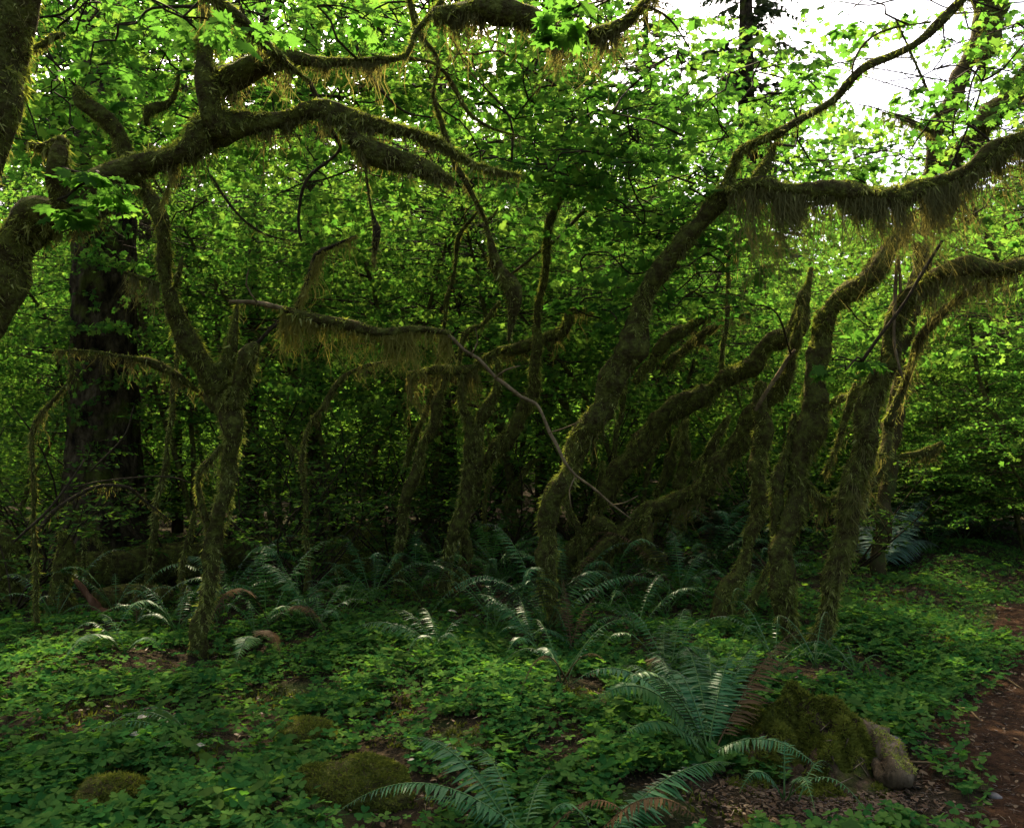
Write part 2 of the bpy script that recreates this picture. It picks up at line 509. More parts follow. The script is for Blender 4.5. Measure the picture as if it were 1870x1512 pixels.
def strands(acc, C, R, per_m, length, seed=0, width=.0025, bias=1.0, hanks=16):
    """curtains of moss hanging below a limb, in uneven hanks"""
    seg = np.linalg.norm(np.diff(C, axis=0), axis=1)
    cum = np.concatenate([[0], np.cumsum(seg)])
    n = int(cum[-1] * per_m * 2.3)
    if n < 2: return
    T, N, B = frames(C)
    nh = max(2, int(cum[-1] * hanks))
    hc = rng.random(nh) * cum[-1]; hl = rng.uniform(.15, 1.25, nh) ** 1.6 * np.where(rng.random(nh) < .14, 1.7, 1.0)
    k = rng.integers(0, nh, n)
    s = np.where(rng.random(n) < .7, hc[k] + rng.normal(size=n) * .022, rng.random(n) * cum[-1])
    s = np.clip(s, 0, cum[-1] * .999)
    i = np.clip(np.searchsorted(cum, s) - 1, 0, len(seg) - 1)
    f = ((s - cum[i]) / np.maximum(seg[i], 1e-6))[:, None]
    c = C[i] * (1 - f) + C[i + 1] * f
    r = (R[i] * (1 - f[:, 0]) + R[i + 1] * f[:, 0])
    horiz = np.sqrt(np.clip(1 - T[i][:, 2] ** 2, 0, 1))
    az = rng.random(n) * 2 * np.pi
    out = np.stack([np.cos(az), np.sin(az), np.zeros(n)], -1)
    out = out - T[i] * np.sum(out * T[i], 1, keepdims=True)
    u = rng.uniform(.1, 1.0, n)[:, None]
    nr = unit(out * u * .9 - UP * (1.0 - .5 * u) * horiz[:, None])
    base = c + nr * (r * .9)[:, None]
    L = length * hl[k] * (.12 + .95 * rng.random(n) ** 1.7) * (.35 + .65 * horiz) * bias
    side = unit(np.stack([np.cos(az + 1.7), np.sin(az + 1.7), np.zeros(n)], -1))
    w = width * rng.uniform(.5, 1.3, n)
    hd_ = rng.normal(size=(nh, 3)) * [.22, .22, 0]
    drift = rng.normal(size=(n, 3)) * [.30, .30, .02] + hd_[k]
    pts = []
    for t, ww in ((0, 1.0), (.35, .9), (.7, .6)):
        p = base + (drift * t * t + out * .06 * t) * L[:, None] - UP * (L * t)[:, None]
        p = p + side * (np.sin(t * 9 + az * 3) * .20 * L * t)[:, None]
        pts += [p - side * (w * ww)[:, None], p + side * (w * ww)[:, None]]
    pts.append(base + drift * L[:, None] - UP * L[:, None])
    A = np.stack(pts, 1)
    b = (np.arange(n) * 7)[:, None]
    Q = np.concatenate([b + [[0, 1, 3, 2]], b + [[2, 3, 5, 4]]])
    Tt = b + [[4, 5, 6]]
    acc.add(A.reshape(-1, 3), T=Tt, Q=Q, R=np.repeat(np.clip(rng.normal(.5, .25, n), 0, 1), 7))
    m = int(n * .9); j = rng.integers(0, n, m); tt = rng.random(m) ** 1.4 * .9
    pb = base[j] + (drift[j] * (tt * tt)[:, None] + out[j] * .06 * tt[:, None]) * L[j][:, None] - UP * (L[j] * tt)[:, None]
    D = unit(rng.normal(size=(m, 3)) - UP * .9); l2 = rng.uniform(.012, .034, m)
    S = unit(np.cross(D, rng.normal(size=(m, 3)))) * (l2 * .16)[:, None]
    acc.add(np.stack([pb - S, pb + S, pb + D * l2[:, None]], 1).reshape(-1, 3), T=np.arange(3 * m).reshape(-1, 3), R=np.repeat(rng.random(m), 3))


def world_limb(pts, d0, d1, dj=0.0):
    """pixel trace (x, y, width) at its own distance -> world centre line with radii"""
    n = len(pts)
    K = []
    for q, p in enumerate(pts):
        t = q / max(1, n - 1)
        d = p[3] if len(p) > 3 else d0 + (d1 - d0) * t + dj * math.sin(t * 5.0 + p[0])
        K.append([*P(p[0], p[1], d), p[2] / 2 * d / F])
    S = spline(np.array(K), .045)
    u = np.arange(len(S)) * .045; f0 = pts[0][0] * .13
    w = np.clip(S[:, 3] * .22, 0, .02)
    S[:, 0] += w * np.sin(u * 11 + f0); S[:, 2] += w * np.sin(u * 13 + f0 * 2); S[:, 3] *= 1 + .13 * np.sin(u * 17 + f0) * np.sin(u * 6.1 + f0 * 3)
    return S[:, :3], np.maximum(S[:, 3], .0025)


class Tree:
    """a mossy tree traced limb by limb; every limb is a part, its moss its sub-parts"""
    def __init__(s, name, base, label, cat='tree', group=None):
        s.base = np.asarray(base, float)
        s.o = thing(name, base, label, cat, group)
        s.limbs = []; s.tw = Acc(); s.lv = []; s.nodes = []; s.slim = .014 if name == 'wishbone_maple' else .026
    def limb(s, name, pts, d0, d1=None, moss=1.0, hang=120, hl=.12, seg=12, lump=.26, mat='mossbark', hmat='hang', dj=.03, label=None):
        d1 = d0 if d1 is None else d1
        C, R = world_limb(pts, d0, d1, dj)
        Rc = np.maximum(R * .55, R - (.010 if d0 < 5 else s.slim)) if moss else R
        V, Q, T = tube(C, Rc, seg, lump, len(s.limbs) + abs(int(pts[0][0])))
        a = Acc(); a.add(V, T=T, Q=Q)
        o = link(name, a.mesh(name, M[mat], s.base, True), s.o, label=label)
        if moss:
            b = Acc(); fuzz(b, C, Rc, 17000 * moss)
            if b.n: link('moss', b.mesh('moss', M['moss'], s.base), o, kind='stuff')
        if hang:
            b = Acc(); strands(b, C, Rc, hang * 1.1, hl * (1.4 if d0 > 5 else 1.1))
            if b.n: link('hanging_moss', b.mesh('hanging_moss', M[hmat], s.base), o, kind='stuff')
        s.limbs.append((C, R))
        return C, R
    def near(s, p):
        best = None
        if s.nodes:
            Nn = np.array(s.nodes); k = int(np.argmin(np.linalg.norm(Nn - p, axis=1))); best = (np.linalg.norm(Nn[k] - p), Nn[k])
        for C, R in s.limbs:
            k = int(np.argmin(np.linalg.norm(C - p, axis=1)))
            d = np.linalg.norm(C[k] - p)
            if best is None or d < best[0]: best = (d, C[k])
        return best[1]
    def spray_at(s, px, py, d, rpx, leaf, ang=None, dens=1.0, droop=.12, tilt=.4):
        """a leafy spray centred at a spot, on a twig that comes from this tree's nearest limb"""
        c = P(px, py, d); L = 2 * rpx * d / F
        A = s.near(c)
        D = c - A
        D[2] *= .3
        if ang is not None: D = np.array([math.cos(ang), math.sin(ang), .05])
        D = unit(D + 1e-4)
        st = c - D * L / 2
        if np.linalg.norm(A - st) > .05:
            ll = np.linalg.norm(A - st)
            m1 = A * .67 + st * .33 + UP * .06 * ll + rng.normal(size=3) * .09 * ll
            m2 = A * .33 + st * .67 + UP * .05 * ll + rng.normal(size=3) * .09 * ll
            C = spline(np.vstack([A, m1, m2, st]), .08)
            s.tw.add(*_tw(C, np.linspace(.006 + .004 * min(ll, 1.5), .005, len(C)), 5))
            s.nodes += [C[i] for i in range(3, len(C), 3)]
        s.nodes.append(st); s.nodes.append(c)
        spray(st, D, L, leaf, s.tw, s.lv, droop, .006, tilt, dens)
    def finish(s, single=0, gaps=None):
        if s.tw.n:
            link('twigs', s.tw.mesh('twigs', M['twig'], s.base), s.o, kind='stuff')
        if not s.lv: return
        lv = [l for l in s.lv if not in_gap(l[0])]
        dist = np.array([np.linalg.norm(l[0] - [0, 0, CAMZ]) for l in lv])
        vis = np.array([in_view(l[0]) for l in lv])
        order = np.argsort(dist + 100 * (~vis))
        pick = set(order[:single].tolist())
        if single:
            me = leaf_single
            for q in order[:single]:
                p, nr, hd, sz = lv[q]
                o = link('leaf', me, s.o)
                y = unit(hd - nr * np.dot(hd, nr)); x = np.cross(y, nr)
                m = np.eye(4); m[:3, 0] = x * sz; m[:3, 1] = y * sz; m[:3, 2] = nr * sz; m[:3, 3] = p - s.base
                o.matrix_basis = Matrix(m.tolist())
        rest = [l for q, l in enumerate(lv) if q not in pick]
        if rest:
            a = Acc()
            nr_ = [l for l in rest if l[0][1] < 5.8]; fr_ = [l for l in rest if l[0][1] >= 5.8]
            if nr_: place_leaves(a, MAPLE_MID, *leaves_arrays(nr_))
            if fr_: place_leaves(a, MAPLE_LO, *leaves_arrays(fr_))
            link('foliage', a.mesh('foliage', M['maple'], s.base), s.o, kind='stuff')


leaf_single = mk_mesh('leaf', MAPLE_HI[0], MAPLE_HI[1], M['maple'], np.full(len(MAPLE_HI[0]), .4))


def in_view(p):
    y = p[1]
    return y > .3 and abs(p[0]) / y < .62 and -.5 < (p[2] - CAMZ) / y < .55


# openings in the leaf roof where sun reaches the floor: target point, radius
GAPS = [(G(130, 1200), .55), (P(115, 1060, 7.6), .30)]


def in_gap(p):
    for t, r in GAPS:
        v = p - t
        k = float(np.dot(v, SUN_DIR))
        if k > .25 and np.linalg.norm(v - SUN_DIR * k) < r: return True
    return False


# ------------------------------------------------------------------ the mossy maples, traced limb by limb
def maples():
    # --- leaning maple, centre right
    b = G(1010, 1152)
    d = b[1] * math.cos(PITCH)
    t = Tree('leaning_maple', b, 'moss-covered maple leaning right from the fern bed, long bare limb reaching into the bright sky')
    t.limb('trunk', [(1014, 1172, 38), (1006, 1090, 44), (998, 1020, 44), (1000, 960, 46), (1020, 890, 50), (1050, 830, 52), (1090, 760, 60), (1120, 700, 60),
                     (1145, 640, 55), (1170, 570, 50), (1200, 500, 45), (1240, 450, 50), (1285, 400, 50), (1315, 360, 44), (1335, 310, 32), (1355, 272, 26),
                     (1400, 255, 25), (1430, 240, 24)], d, d - .9, 1.0, 170, .13, 14)
    t.limb('upper_limb', [(1425, 243, 24), (1460, 225, 25), (1520, 180, 27), (1560, 140, 23), (1620, 105, 27), (1680, 70, 29), (1730, 30, 29), (1780, -20, 28), (1850, -90, 24)],
           d - .9, d - 1.3, .5, 60, .09, 10)
    t.limb('limb', [(1325, 348, 30), (1380, 342, 40), (1450, 346, 46), (1520, 352, 50), (1590, 352, 48), (1660, 350, 44), (1720, 335, 38), (1780, 305, 40), (1840, 265, 44), (1920, 225, 42)],
           d - .8, d - 1.2, 1.1, 1600, .36, 12)
    t.limb('stub', [(1385, 335, 38), (1398, 305, 32), (1408, 280, 22), (1414, 262, 9)], d - .85, d - .8, 1.0, 60, .1, 8)
    t.limb('twig', [(1555, 150, 7), (1560, 110, 7), (1590, 70, 8), (1640, 50, 8), (1700, 40, 6)], d - 1.1, d - 1.0, .2, 0, .1, 6)
    for (x, y, dd, r) in [(1440, 120, 5.4, 60), (1400, 170, 5.2, 60), (1350, 140, 5.6, 70), (1300, 190, 5.6, 70), (1460, 150, 5.0, 45),
                          (1250, 250, 5.8, 80), (1200, 200, 6.0, 80), (1180, 300, 6.2, 70), (1260, 330, 6.0, 60),
                          (1560, 20, 6.2, 45), (1480, 300, 6.6, 50), (1560, 290, 7.0, 40), (1640, 255, 6.8, 40),
                          (1120, 120, 6.4, 80), (1230, 60, 6.4, 90), (1130, 250, 6.4, 70)]:
        t.spray_at(x, y, dd, r, .125, rng.uniform(0, 6.28), 1.0, .10, .42)
    sp = [(rng.uniform(1030, 1440), rng.uniform(-40, 540), rng.uniform(6.4, 9.6)) for k in range(150)]
    for x, y, dd in sorted(sp, key=lambda q: np.linalg.norm(t.near(P(*q)) - P(*q))):
        if x > 1380 and y > 240 or x > 1260 and y < 120: continue
        t.spray_at(x, y, dd, rng.uniform(60, 105), .13, rng.uniform(0, 6.28), 1.0, .14, .5)
    t.finish(220)

    # --- forked maple on the right
    b = G(1475, 1192); d = b[1]
    t = Tree('forked_maple', b, 'shaggy moss-covered maple forking into a V low on the right beside the path')
    t.limb('trunk', [(1470, 1205, 44), (1440, 1130, 48), (1425, 1060, 54), (1435, 980, 52), (1450, 910, 50), (1465, 840, 50), (1484, 770, 62), (1490, 690, 50), (1495, 620, 44),
                     (1510, 575, 46), (1560, 530, 48), (1610, 480, 50), (1645, 430, 34), (1668, 390, 18)], d, d + .3, 1.2, 190, .14, 14, .2)
    t.limb('trunk', [(1480, 1212, 44), (1505, 1130, 44), (1525, 1050, 48), (1545, 960, 52), (1560, 880, 52), (1580, 800, 54), (1600, 710, 52), (1625, 640, 48), (1645, 570, 42),
                     (1665, 530, 40), (1700, 508, 44), (1760, 495, 46), (1820, 488, 42), (1930, 482, 40)], d, d - .6, 1.2, 520, .24, 14, .2)
    t.limb('limb', [(1468, 876, 22), (1490, 902, 28), (1512, 920, 32), (1532, 912, 28), (1548, 885, 20)], d + .1, d + .05, 1.2, 260, .16, 10)
    t.limb('limb', [(1566, 930, 20), (1590, 890, 24), (1610, 840, 32), (1625, 780, 34)], d - .1, d + .2, 1.1, 220, .18, 10)
    t.limb('limb', [(1625, 780, 30), (1640, 730, 24), (1660, 670, 23), (1680, 620, 28), (1710, 580, 28), (1750, 548, 24), (1800, 515, 20), (1850, 494, 14)], d + .2, d - .5, .8, 260, .16, 10, .1, 'smoothbark')
    t.limb('limb', [(1505, 865, 12), (1525, 820, 16), (1545, 770, 24), (1560, 705, 27), (1566, 680, 14)], d + .5, d + .6, 1.0, 150, .15, 9)
    t.limb('stub', [(1450, 755, 14), (1440, 820, 30), (1421, 880, 36), (1412, 950, 30), (1415, 1000, 16)], d + .15, d + .1, 1.3, 160, .14, 9)
    t.limb('stub', [(1585, 832, 14), (1605, 829, 14), (1618, 828, 8)], d - .1, d - .2, 1.0, 80, .2, 8)
    t.limb('stub', [(1505, 752, 18), (1530, 728, 26), (1556, 722, 22), (1570, 730, 10)], d + .7, d + .8, 1.0, 160, .14, 8)
    t.limb('twig', [(1645, 560, 5), (1640, 470, 6), (1632, 600, 6), (1640, 660, 5), (1648, 690, 4)], d - .35, d - .5, 0, 0, .1, 6, .05, 'stick')
    t.limb('twig', [(1575, 660, 6), (1610, 610, 6), (1660, 540, 6), (1720, 440, 5)], d - .6, d - .7, 0, 0, .1, 6, .05, 'twig')
    for (x, y, dd, r) in [(1530, 670, 5.6, 40), (1560, 655, 5.8, 40), (1740, 150, 6.0, 60), (1830, 130, 5.8, 60), (1800, 200, 5.6, 60), (1850, 330, 5.8, 60),
                          (1760, 400, 6.6, 60), (1830, 430, 6.8, 60), (1700, 190, 6.4, 55), (1560, 600, 6.6, 40), (1850, 60, 6.0, 60), (1680, 290, 6.8, 60), (1600, 300, 7.0, 60), (1740, 250, 6.6, 60), (1530, 310, 7, 50), (1840, 390, 6.4, 70), (1780, 350, 6.6, 60), (1860, 250, 6.0, 70), (1790, 60, 6.2, 60), (1600, 420, 7.2, 60), (1700, 420, 7.2, 60), (1500, 400, 7.4, 60), (1830, 20, 6.4, 70), (1750, 10, 6.8, 70), (1860, 110, 6.2, 70), (1770, 110, 6.6, 60), (1720, 150, 6.8, 60), (1820, 290, 6.4, 60), (1500, 20, 7.4, 40), (1580, 350, 7.0, 60), (1760, 200, 6.6, 60)]:
        t.spray_at(x, y, dd, r, .125, rng.uniform(0, 6.28), 1.0, .1, .42)
    t.finish(120)

    # --- grey upright stem behind the fork
    b = G(1640, 1060); d = b[1]
    t = Tree('grey_maple', b, 'smooth grey maple stem standing behind the forked mossy tree, dark mossy limbs near the sky')
    t.limb('trunk', [(1600, 1075, 36), (1618, 900, 36), (1640, 720, 36), (1665, 560, 37), (1685, 460, 38), (1696, 380, 38), (1701, 300, 36), (1713, 230, 40), (1738, 180, 40), (1790, 60, 40), (1830, -40, 36)],
           d, d - .6, .25, 40, .1, 12, .08, 'smoothbark')
    t.limb('limb', [(1800, -40, 54), (1810, 20, 56), (1806, 70, 50), (1799, 110, 32), (1793, 138, 10)], d - .7, d - .8, 1.0, 260, .16, 10)
    t.limb('limb', [(1722, 300, 26), (1745, 278, 36), (1785, 243, 46), (1830, 190, 50), (1880, 130, 48), (1930, 60, 44)], d - .6, d - 1.2, 1.0, 340, .2, 12)
    t.limb('limb', [(1708, 240, 22), (1672, 226, 16), (1640, 212, 10), (1610, 206, 5)], d - .6, d - .6, .8, 300, .12, 8)
    t.limb('limb', [(1620, 840, 10), (1655, 832, 16), (1690, 822, 24), (1722, 810, 14)], d - .1, d - .2, 1.0, 300, .13, 8)
    t.limb('limb', [(1700, 420, 8), (1770, 400, 12), (1850, 410, 14), (1930, 405, 14)], d - .3, d - .6, .6, 150, .12, 8)
    t.finish(0)

    # --- low sprawling maple behind the leaning one
    b = G(1060, 1062); d = b[1] - .3
    t = Tree('sprawling_maple', b, 'low mossy maple with arching limbs sprawling between the leaning maple and the fork')
    t.limb('trunk', [(1030, 1075, 50), (1036, 1030, 46), (1060, 985, 38), (1085, 955, 34), (1096, 915, 28), (1097, 870, 20), (1101, 842, 8)], d, d - .1, 1.1, 140, .14, 12)
    t.limb('limb', [(1098, 925, 34), (1112, 888, 38), (1142, 848, 44), (1190, 790, 48), (1240, 745, 46), (1300, 710, 44), (1350, 680, 40), (1400, 640, 40), (1448, 600, 42), (1470, 550, 32), (1480, 488, 9)],
           d - .1, d - 1.0, 1.1, 260, .20, 14)
    t.limb('limb', [(1100, 1070, 26), (1108, 1010, 28), (1150, 955, 28), (1200, 922, 38), (1250, 910, 40), (1290, 880, 42), (1330, 830, 44), (1370, 770, 42), (1400, 728, 36), (1440, 680, 36), (1452, 620, 26), (1462, 560, 14)],
           d - .3, d - 1.3, 1.1, 300, .22, 14)
    t.limb('limb', [(1090, 952, 30), (1120, 964, 28), (1155, 985, 28), (1190, 1008, 36), (1209, 1022, 34)], d - .2, d - 1.0, 1.3, 200, .12, 12)
    t.limb('limb', [(1052, 1045, 28), (1090, 1010, 26), (1130, 980, 24), (1170, 950, 22), (1192, 930, 16)], d - .5, d - .7, 1.1, 160, .12, 10)
    t.limb('stub', [(1185, 1000, 20), (1186, 960, 22), (1180, 940, 14)], d - .9, d - .8, 1.0, 100, .1, 8)
    t.limb('stub', [(1242, 895, 30), (1248, 840, 30), (1252, 790, 22), (1256, 765, 10)], d + .2, d + .3, 1.2, 160, .15, 10)
    t.limb('stub', [(1198, 905, 22), (1222, 845, 24), (1243, 785, 20), (1258, 740, 10)], d + .4, d + .5, 1.0, 160, .15, 9)
    t.limb('stub', [(1262, 856, 18), (1288, 832, 24), (1312, 798, 26), (1330, 760, 12)], d + .1, d, 1.0, 200, .15, 9)
    t.limb('limb', [(1160, 700, 24), (1190, 660, 28), (1230, 612, 30), (1290, 580, 24), (1370, 574, 10)], d + .2, d + .3, .9, 260, .14, 9)
    t.limb('limb', [(1210, 672, 22), (1258, 632, 26), (1310, 592, 20), (1345, 560, 8)], d + .5, d + .6, .9, 260, .14, 9)
    t.limb('limb', [(1120, 850, 16), (1130, 770, 17), (1148, 690, 15), (1175, 600, 12), (1190, 500, 8)], d + .6, d + .8, .5, 80, .12, 8)
    t.limb('limb', [(1316, 700, 14), (1324, 600, 16), (1331, 530, 14), (1328, 480, 13), (1346, 405, 9)], d - .55, d - .4, .8, 140, .12, 8)
    t.limb('stick', [(1380, 750, 6), (1405, 708, 8), (1430, 668, 8), (1452, 640, 5)], d - 1.5, d - 1.5, 0, 0, .1, 6, .05, 'stick')
    for (x, y, dd, r) in [(1300, 560, 7.4, 60), (1240, 560, 7.4, 50), (1090, 560, 6.6, 45), (1125, 585, 6.4, 40), (1060, 535, 6.8, 40), (1350, 520, 7.6, 60), (1270, 480, 7.4, 50)]:
        t.spray_at(x, y, dd, r, .125, rng.uniform(0, 6.28), 1.0, .1, .38)
    t.finish(60)

    # --- broken mossy stems between the sprawling maple and the fork
    b = G(1330, 1140); d = b[1]
    t = Tree('broken_maple', b, 'broken mossy stems with a leaning stub at the left foot of the forked maple')
    t.limb('trunk', [(1322, 1150, 64), (1328, 1090, 46), (1345, 1045, 36), (1368, 1000, 34), (1382, 920, 38), (1388, 850, 40), (1390, 780, 38), (1388, 700, 26)], d, d + .6, 1.0, 160, .16, 12)
    t.limb('stub', [(1350, 1130, 30), (1375, 1090, 26), (1402, 1040, 18), (1412, 1015, 8)], d, d + .1, .9, 120, .12, 9)
    t.finish(0)

    # --- middle pair
    b = G(825, 1092); d = b[1]
    t = Tree('twin_maple', b, 'slim mossy maple with two stems crossing in the middle of the thicket')
    t.limb('trunk', [(806, 1102, 28), (818, 1020, 28), (835, 960, 36), (855, 890, 38), (866, 830, 34), (880, 770, 30), (900, 720, 26), (912, 672, 22), (905, 655, 14)], d, d - .2, 1.0, 150, .16, 10)
    t.limb('trunk', [(842, 1098, 30), (848, 1010, 28), (850, 950, 30), (866, 890, 32), (900, 830, 36), (940, 780, 38), (970, 720, 34), (982, 650, 30), (978, 600, 24), (990, 530, 22),
                     (1000, 450, 24), (1008, 390, 26), (1036, 342, 16)], d + .3, d - .6, .9, 140, .15, 10)
    t.limb('limb', [(858, 845, 26), (855, 780, 30), (846, 730, 28), (842, 685, 16)], d - .1, d - .1, 1.1, 140, .14, 9)
    t.limb('limb', [(865, 662, 10), (920, 640, 26), (980, 625, 28), (1030, 600, 30), (1046, 568, 20), (1082, 575, 8)], d + .3, d + .2, 1.0, 260, .16, 9)
    t.limb('limb', [(835, 680, 10), (850, 612, 18), (880, 590, 15), (915, 552, 10)], d + .2, d + .2, .9, 150, .12, 8)
    t.limb('limb', [(930, 502, 7), (1000, 450, 11), (1050, 405, 12), (1085, 374, 12), (1160, 350, 8), (1260, 318, 4)], d + .2, d + .1, .15, 30, .08, 7, .05, 'smoothbark')
    t.limb('limb', [(1076, 378, 11), (1084, 320, 11), (1072, 200, 13), (1076, 100, 10), (1080, 20, 8)], d + .2, d + .4, .2, 20, .08, 7)
    t.limb('stub', [(1003, 314, 12), (1050, 302, 22), (1097, 284, 14)], d - .5, d - .5, 1.0, 420, .16, 8)
    t.limb('limb', [(800, 665, 9), (815, 560, 14), (828, 500, 12), (840, 430, 13), (872, 388, 8)], d + .4, d + .2, .5, 90, .10, 8)
    t.finish(0)

    # --- stem with flat mossy top
    b = G(730, 1086); d = b[1]
    t = Tree('slender_maple', b, 'slender mossy maple stem topped by a flat draped crossbar, left of the crossing pair')
    t.limb('trunk', [(729, 1096, 26), (728, 1020, 25), (735, 950, 27), (755, 870, 28), (780, 800, 28), (800, 740, 28), (816, 690, 18)], d, d - .2, 1.0, 110, .12, 10)
    t.limb('limb', [(735, 865, 14), (762, 785, 18), (790, 720, 16), (800, 690, 8)], d + .3, d + .1, 1.0, 110, .12, 8)
    t.limb('limb', [(742, 682, 18), (790, 678, 26), (840, 675, 26), (870, 668, 16)], d - .2, d - .3, 1.2, 520, .26, 9)
    t.finish(0)

    # --- Y-shaped tree on the left
    b = G(360, 1202); d = b[1]
    t = Tree('wishbone_maple', b, 'mossy Y-shaped maple on the left, its trunk rising from the sorrel')
    t.limb('trunk', [(358, 1215, 40), (368, 1150, 36), (378, 1090, 32), (390, 1020, 36), (396, 960, 36), (410, 900, 36), (420, 840, 40), (422, 780, 46), (412, 735, 54), (398, 705, 54)], d, d, 1.0, 130, .14, 14)
    t.limb('limb', [(400, 712, 56), (385, 680, 50), (355, 640, 46), (325, 590, 42), (310, 540, 38), (300, 480, 34), (292, 410, 34), (268, 350, 34), (240, 298, 36), (208, 245, 36), (165, 198, 42), (140, 158, 16)],
           d, d - .6, 1.0, 110, .14, 12)
    t.limb('limb', [(425, 745, 44), (438, 695, 44), (454, 655, 36), (470, 628, 20)], d - .05, d - .1, 1.0, 150, .18, 10)
    t.limb('limb', [(395, 705, 44), (416, 655, 32), (428, 605, 23), (433, 556, 10)], d, d + .1, 1.0, 90, .12, 10)
    t.limb('limb', [(372, 722, 14), (330, 690, 18), (282, 665, 24), (240, 654, 14), (180, 643, 8), (100, 640, 5)], d + .05, d - .2, .9, 170, .12, 8)
    t.limb('limb', [(392, 1000, 18), (372, 935, 18), (362, 870, 17), (384, 840, 17), (404, 812, 12)], d, d - .1, 1.0, 220, .16, 8)
    t.limb('limb', [(290, 522, 18), (255, 510, 15), (225, 498, 8)], d - .35, d - .4, .8, 420, .18, 8)
    t.limb('stub', [(322, 525, 14), (329, 490, 14), (332, 468, 6)], d - .3, d - .3, .9, 60, .08, 7)
    t.limb('twig', [(140, 158, 9), (95, 112, 8), (50, 82, 7), (-20, 48, 6)], d - .6, d - .9, .1, 0, .1, 6, .05, 'twig')
    t.limb('limb', [(296, 372, 8), (318, 310, 14), (336, 262, 9), (356, 205, 4)], d - .7, d - .7, .6, 420, .20, 7, .1, 'mossbark', 'hang_pale')
    t.limb('stub', [(328, 130, 6), (322, 165, 12), (300, 195, 22), (270, 205, 26), (268, 230, 10)], d - .4, d - .4, .9, 260, .14, 8)
    t.limb('twig', [(385, 320, 5), (415, 370, 10), (450, 405, 8), (490, 430, 6), (530, 440, 4)], d - .3, d - .2, .3, 40, .08, 6, .05, 'twig')
    t.limb('twig', [(470, 628, 8), (505, 590, 6), (545, 560, 4)], d - .1, d, 0, 0, .1, 6, .05, 'twig')
    for (x, y, dd, r) in [(300, 60, 5.4, 80), (230, 110, 5.6, 70), (460, 60, 5.6, 80), (560, 40, 5.8, 80), (330, 130, 5.8, 70), (620, 90, 6.2, 70), (120, 60, 6, 70), (200, 40, 6, 70), (520, 150, 6.4, 60)]:
        t.spray_at(x, y, dd, r, .125, rng.uniform(0, 6.28), 1.1, .12, .35)
    t.finish(60)

    # --- near dark arch, top left
    b = np.array([P(-120, 700, 4.1)[0], P(-120, 700, 4.1)[1], 0.0]); b[2] = gh(b[0], b[1])
    d = 4.1
    t = Tree('arching_maple', b, 'dark mossy maple whose thick limbs arch from the left edge across the upper middle')
    r0 = G(-110, 1330)
    t.limb('trunk', [(-120, 1390, 110), (-130, 1150, 100), (-110, 850, 95), (-60, 650, 85), (-10, 530, 78), (25, 462, 76), (70, 412, 84), (130, 384, 84), (200, 340, 72), (270, 300, 52), (330, 272, 56),
                     (390, 240, 68), (450, 226, 50), (520, 216, 40), (580, 206, 40), (640, 212, 36), (700, 226, 30), (760, 250, 26), (820, 272, 20), (870, 300, 14), (950, 322, 6)],
           d, d + .5, 1.0, 330, .15, 16, .18)
    t.limb('limb', [(612, 215, 26), (668, 266, 46), (720, 290, 42), (780, 312, 38), (828, 326, 18)], d + .35, d + .4, 1.0, 520, .16, 12)
    t.limb('limb', [(398, 250, 52), (386, 185, 46), (380, 120, 44), (374, 60, 34), (372, 10, 24)], d + .2, d + .3, 1.0, 120, .12, 12)
    t.limb('limb', [(378, 145, 60), (430, 132, 64), (480, 116, 48), (540, 108, 28), (620, 112, 22), (700, 110, 18), (742, 100, 15), (762, 60, 16), (800, 10, 14), (818, -30, 12)],
           d + .25, d + .6, 1.0, 330, .14, 12)
    t.limb('limb', [(566, 150, 8), (522, 112, 22), (470, 70, 28), (420, 30, 32), (370, -20, 32)], d + .3, d - .2, .9, 100, .1, 10)
    t.limb('stub', [(108, 378, 48), (111, 325, 42), (114, 280, 36), (116, 255, 20)], d, d, 1.0, 120, .1, 12)
    t.limb('stub', [(48, 262, 12), (80, 274, 26), (112, 262, 30)], d, d, 1.2, 240, .1, 10)
    t.limb('twig', [(562, 146, 10), (585, 190, 8), (600, 230, 7), (620, 262, 8), (612, 285, 6), (560, 330, 6), (545, 400, 5), (550, 440, 4)], d + .4, d + .5, 0, 0, .1, 6, .05, 'twig')
    t.limb('twig', [(640, 40, 5), (660, 110, 7), (700, 170, 6), (740, 205, 5), (790, 215, 3)], d + .8, d + .8, 0, 0, .1, 6, .05, 'twig')
    for (x, y, dd, r) in [(180, 315, 3.7, 40), (200, 335, 3.7, 34), (125, 370, 3.6, 26), (395, 30, 3.9, 60), (470, 20, 4.2, 60), (640, 20, 4.4, 60), (250, 20, 4.6, 70), (330, 20, 4.2, 60), (160, 120, 4.6, 60)]:
        t.spray_at(x, y, dd, r, .125, rng.uniform(0, 6.28), .9, .15, .35)
    # --- hanging limb in the middle (comes down from above)
    t.limb('limb', [(735, -30, 17), (768, 60, 16), (800, 110, 12), (790, 170, 10), (805, 220, 14), (830, 290, 17), (850, 330, 20), (870, 370, 13), (885, 400, 12), (895, 440, 18), (910, 490, 30), (930, 530, 36), (935, 575, 24), (930, 625, 7)],
           4.9, 5.3, .8, 130, .12, 10)
    t.limb('limb', [(742, 104, 13), (800, 120, 12), (835, 170, 13), (855, 205, 10), (900, 235, 8), (960, 252, 4)], 4.9, 5.1, .5, 60, .08, 8)
    t.limb('limb', [(790, 28, 28), (850, 20, 44), (910, 20, 50), (960, 30, 44), (1000, 50, 40), (1050, 66, 36), (1100, 60, 34), (1140, 40, 28), (1178, 4, 18), (1200, -30, 14)],
           4.6, 4.4, 1.1, 620, .17, 12)
    t.limb('twig', [(1175, 10, 5), (1210, 25, 5), (1235, 50, 4), (1260, 90, 3)], 4.4, 4.5, 0, 0, .1, 6, .05, 'twig')
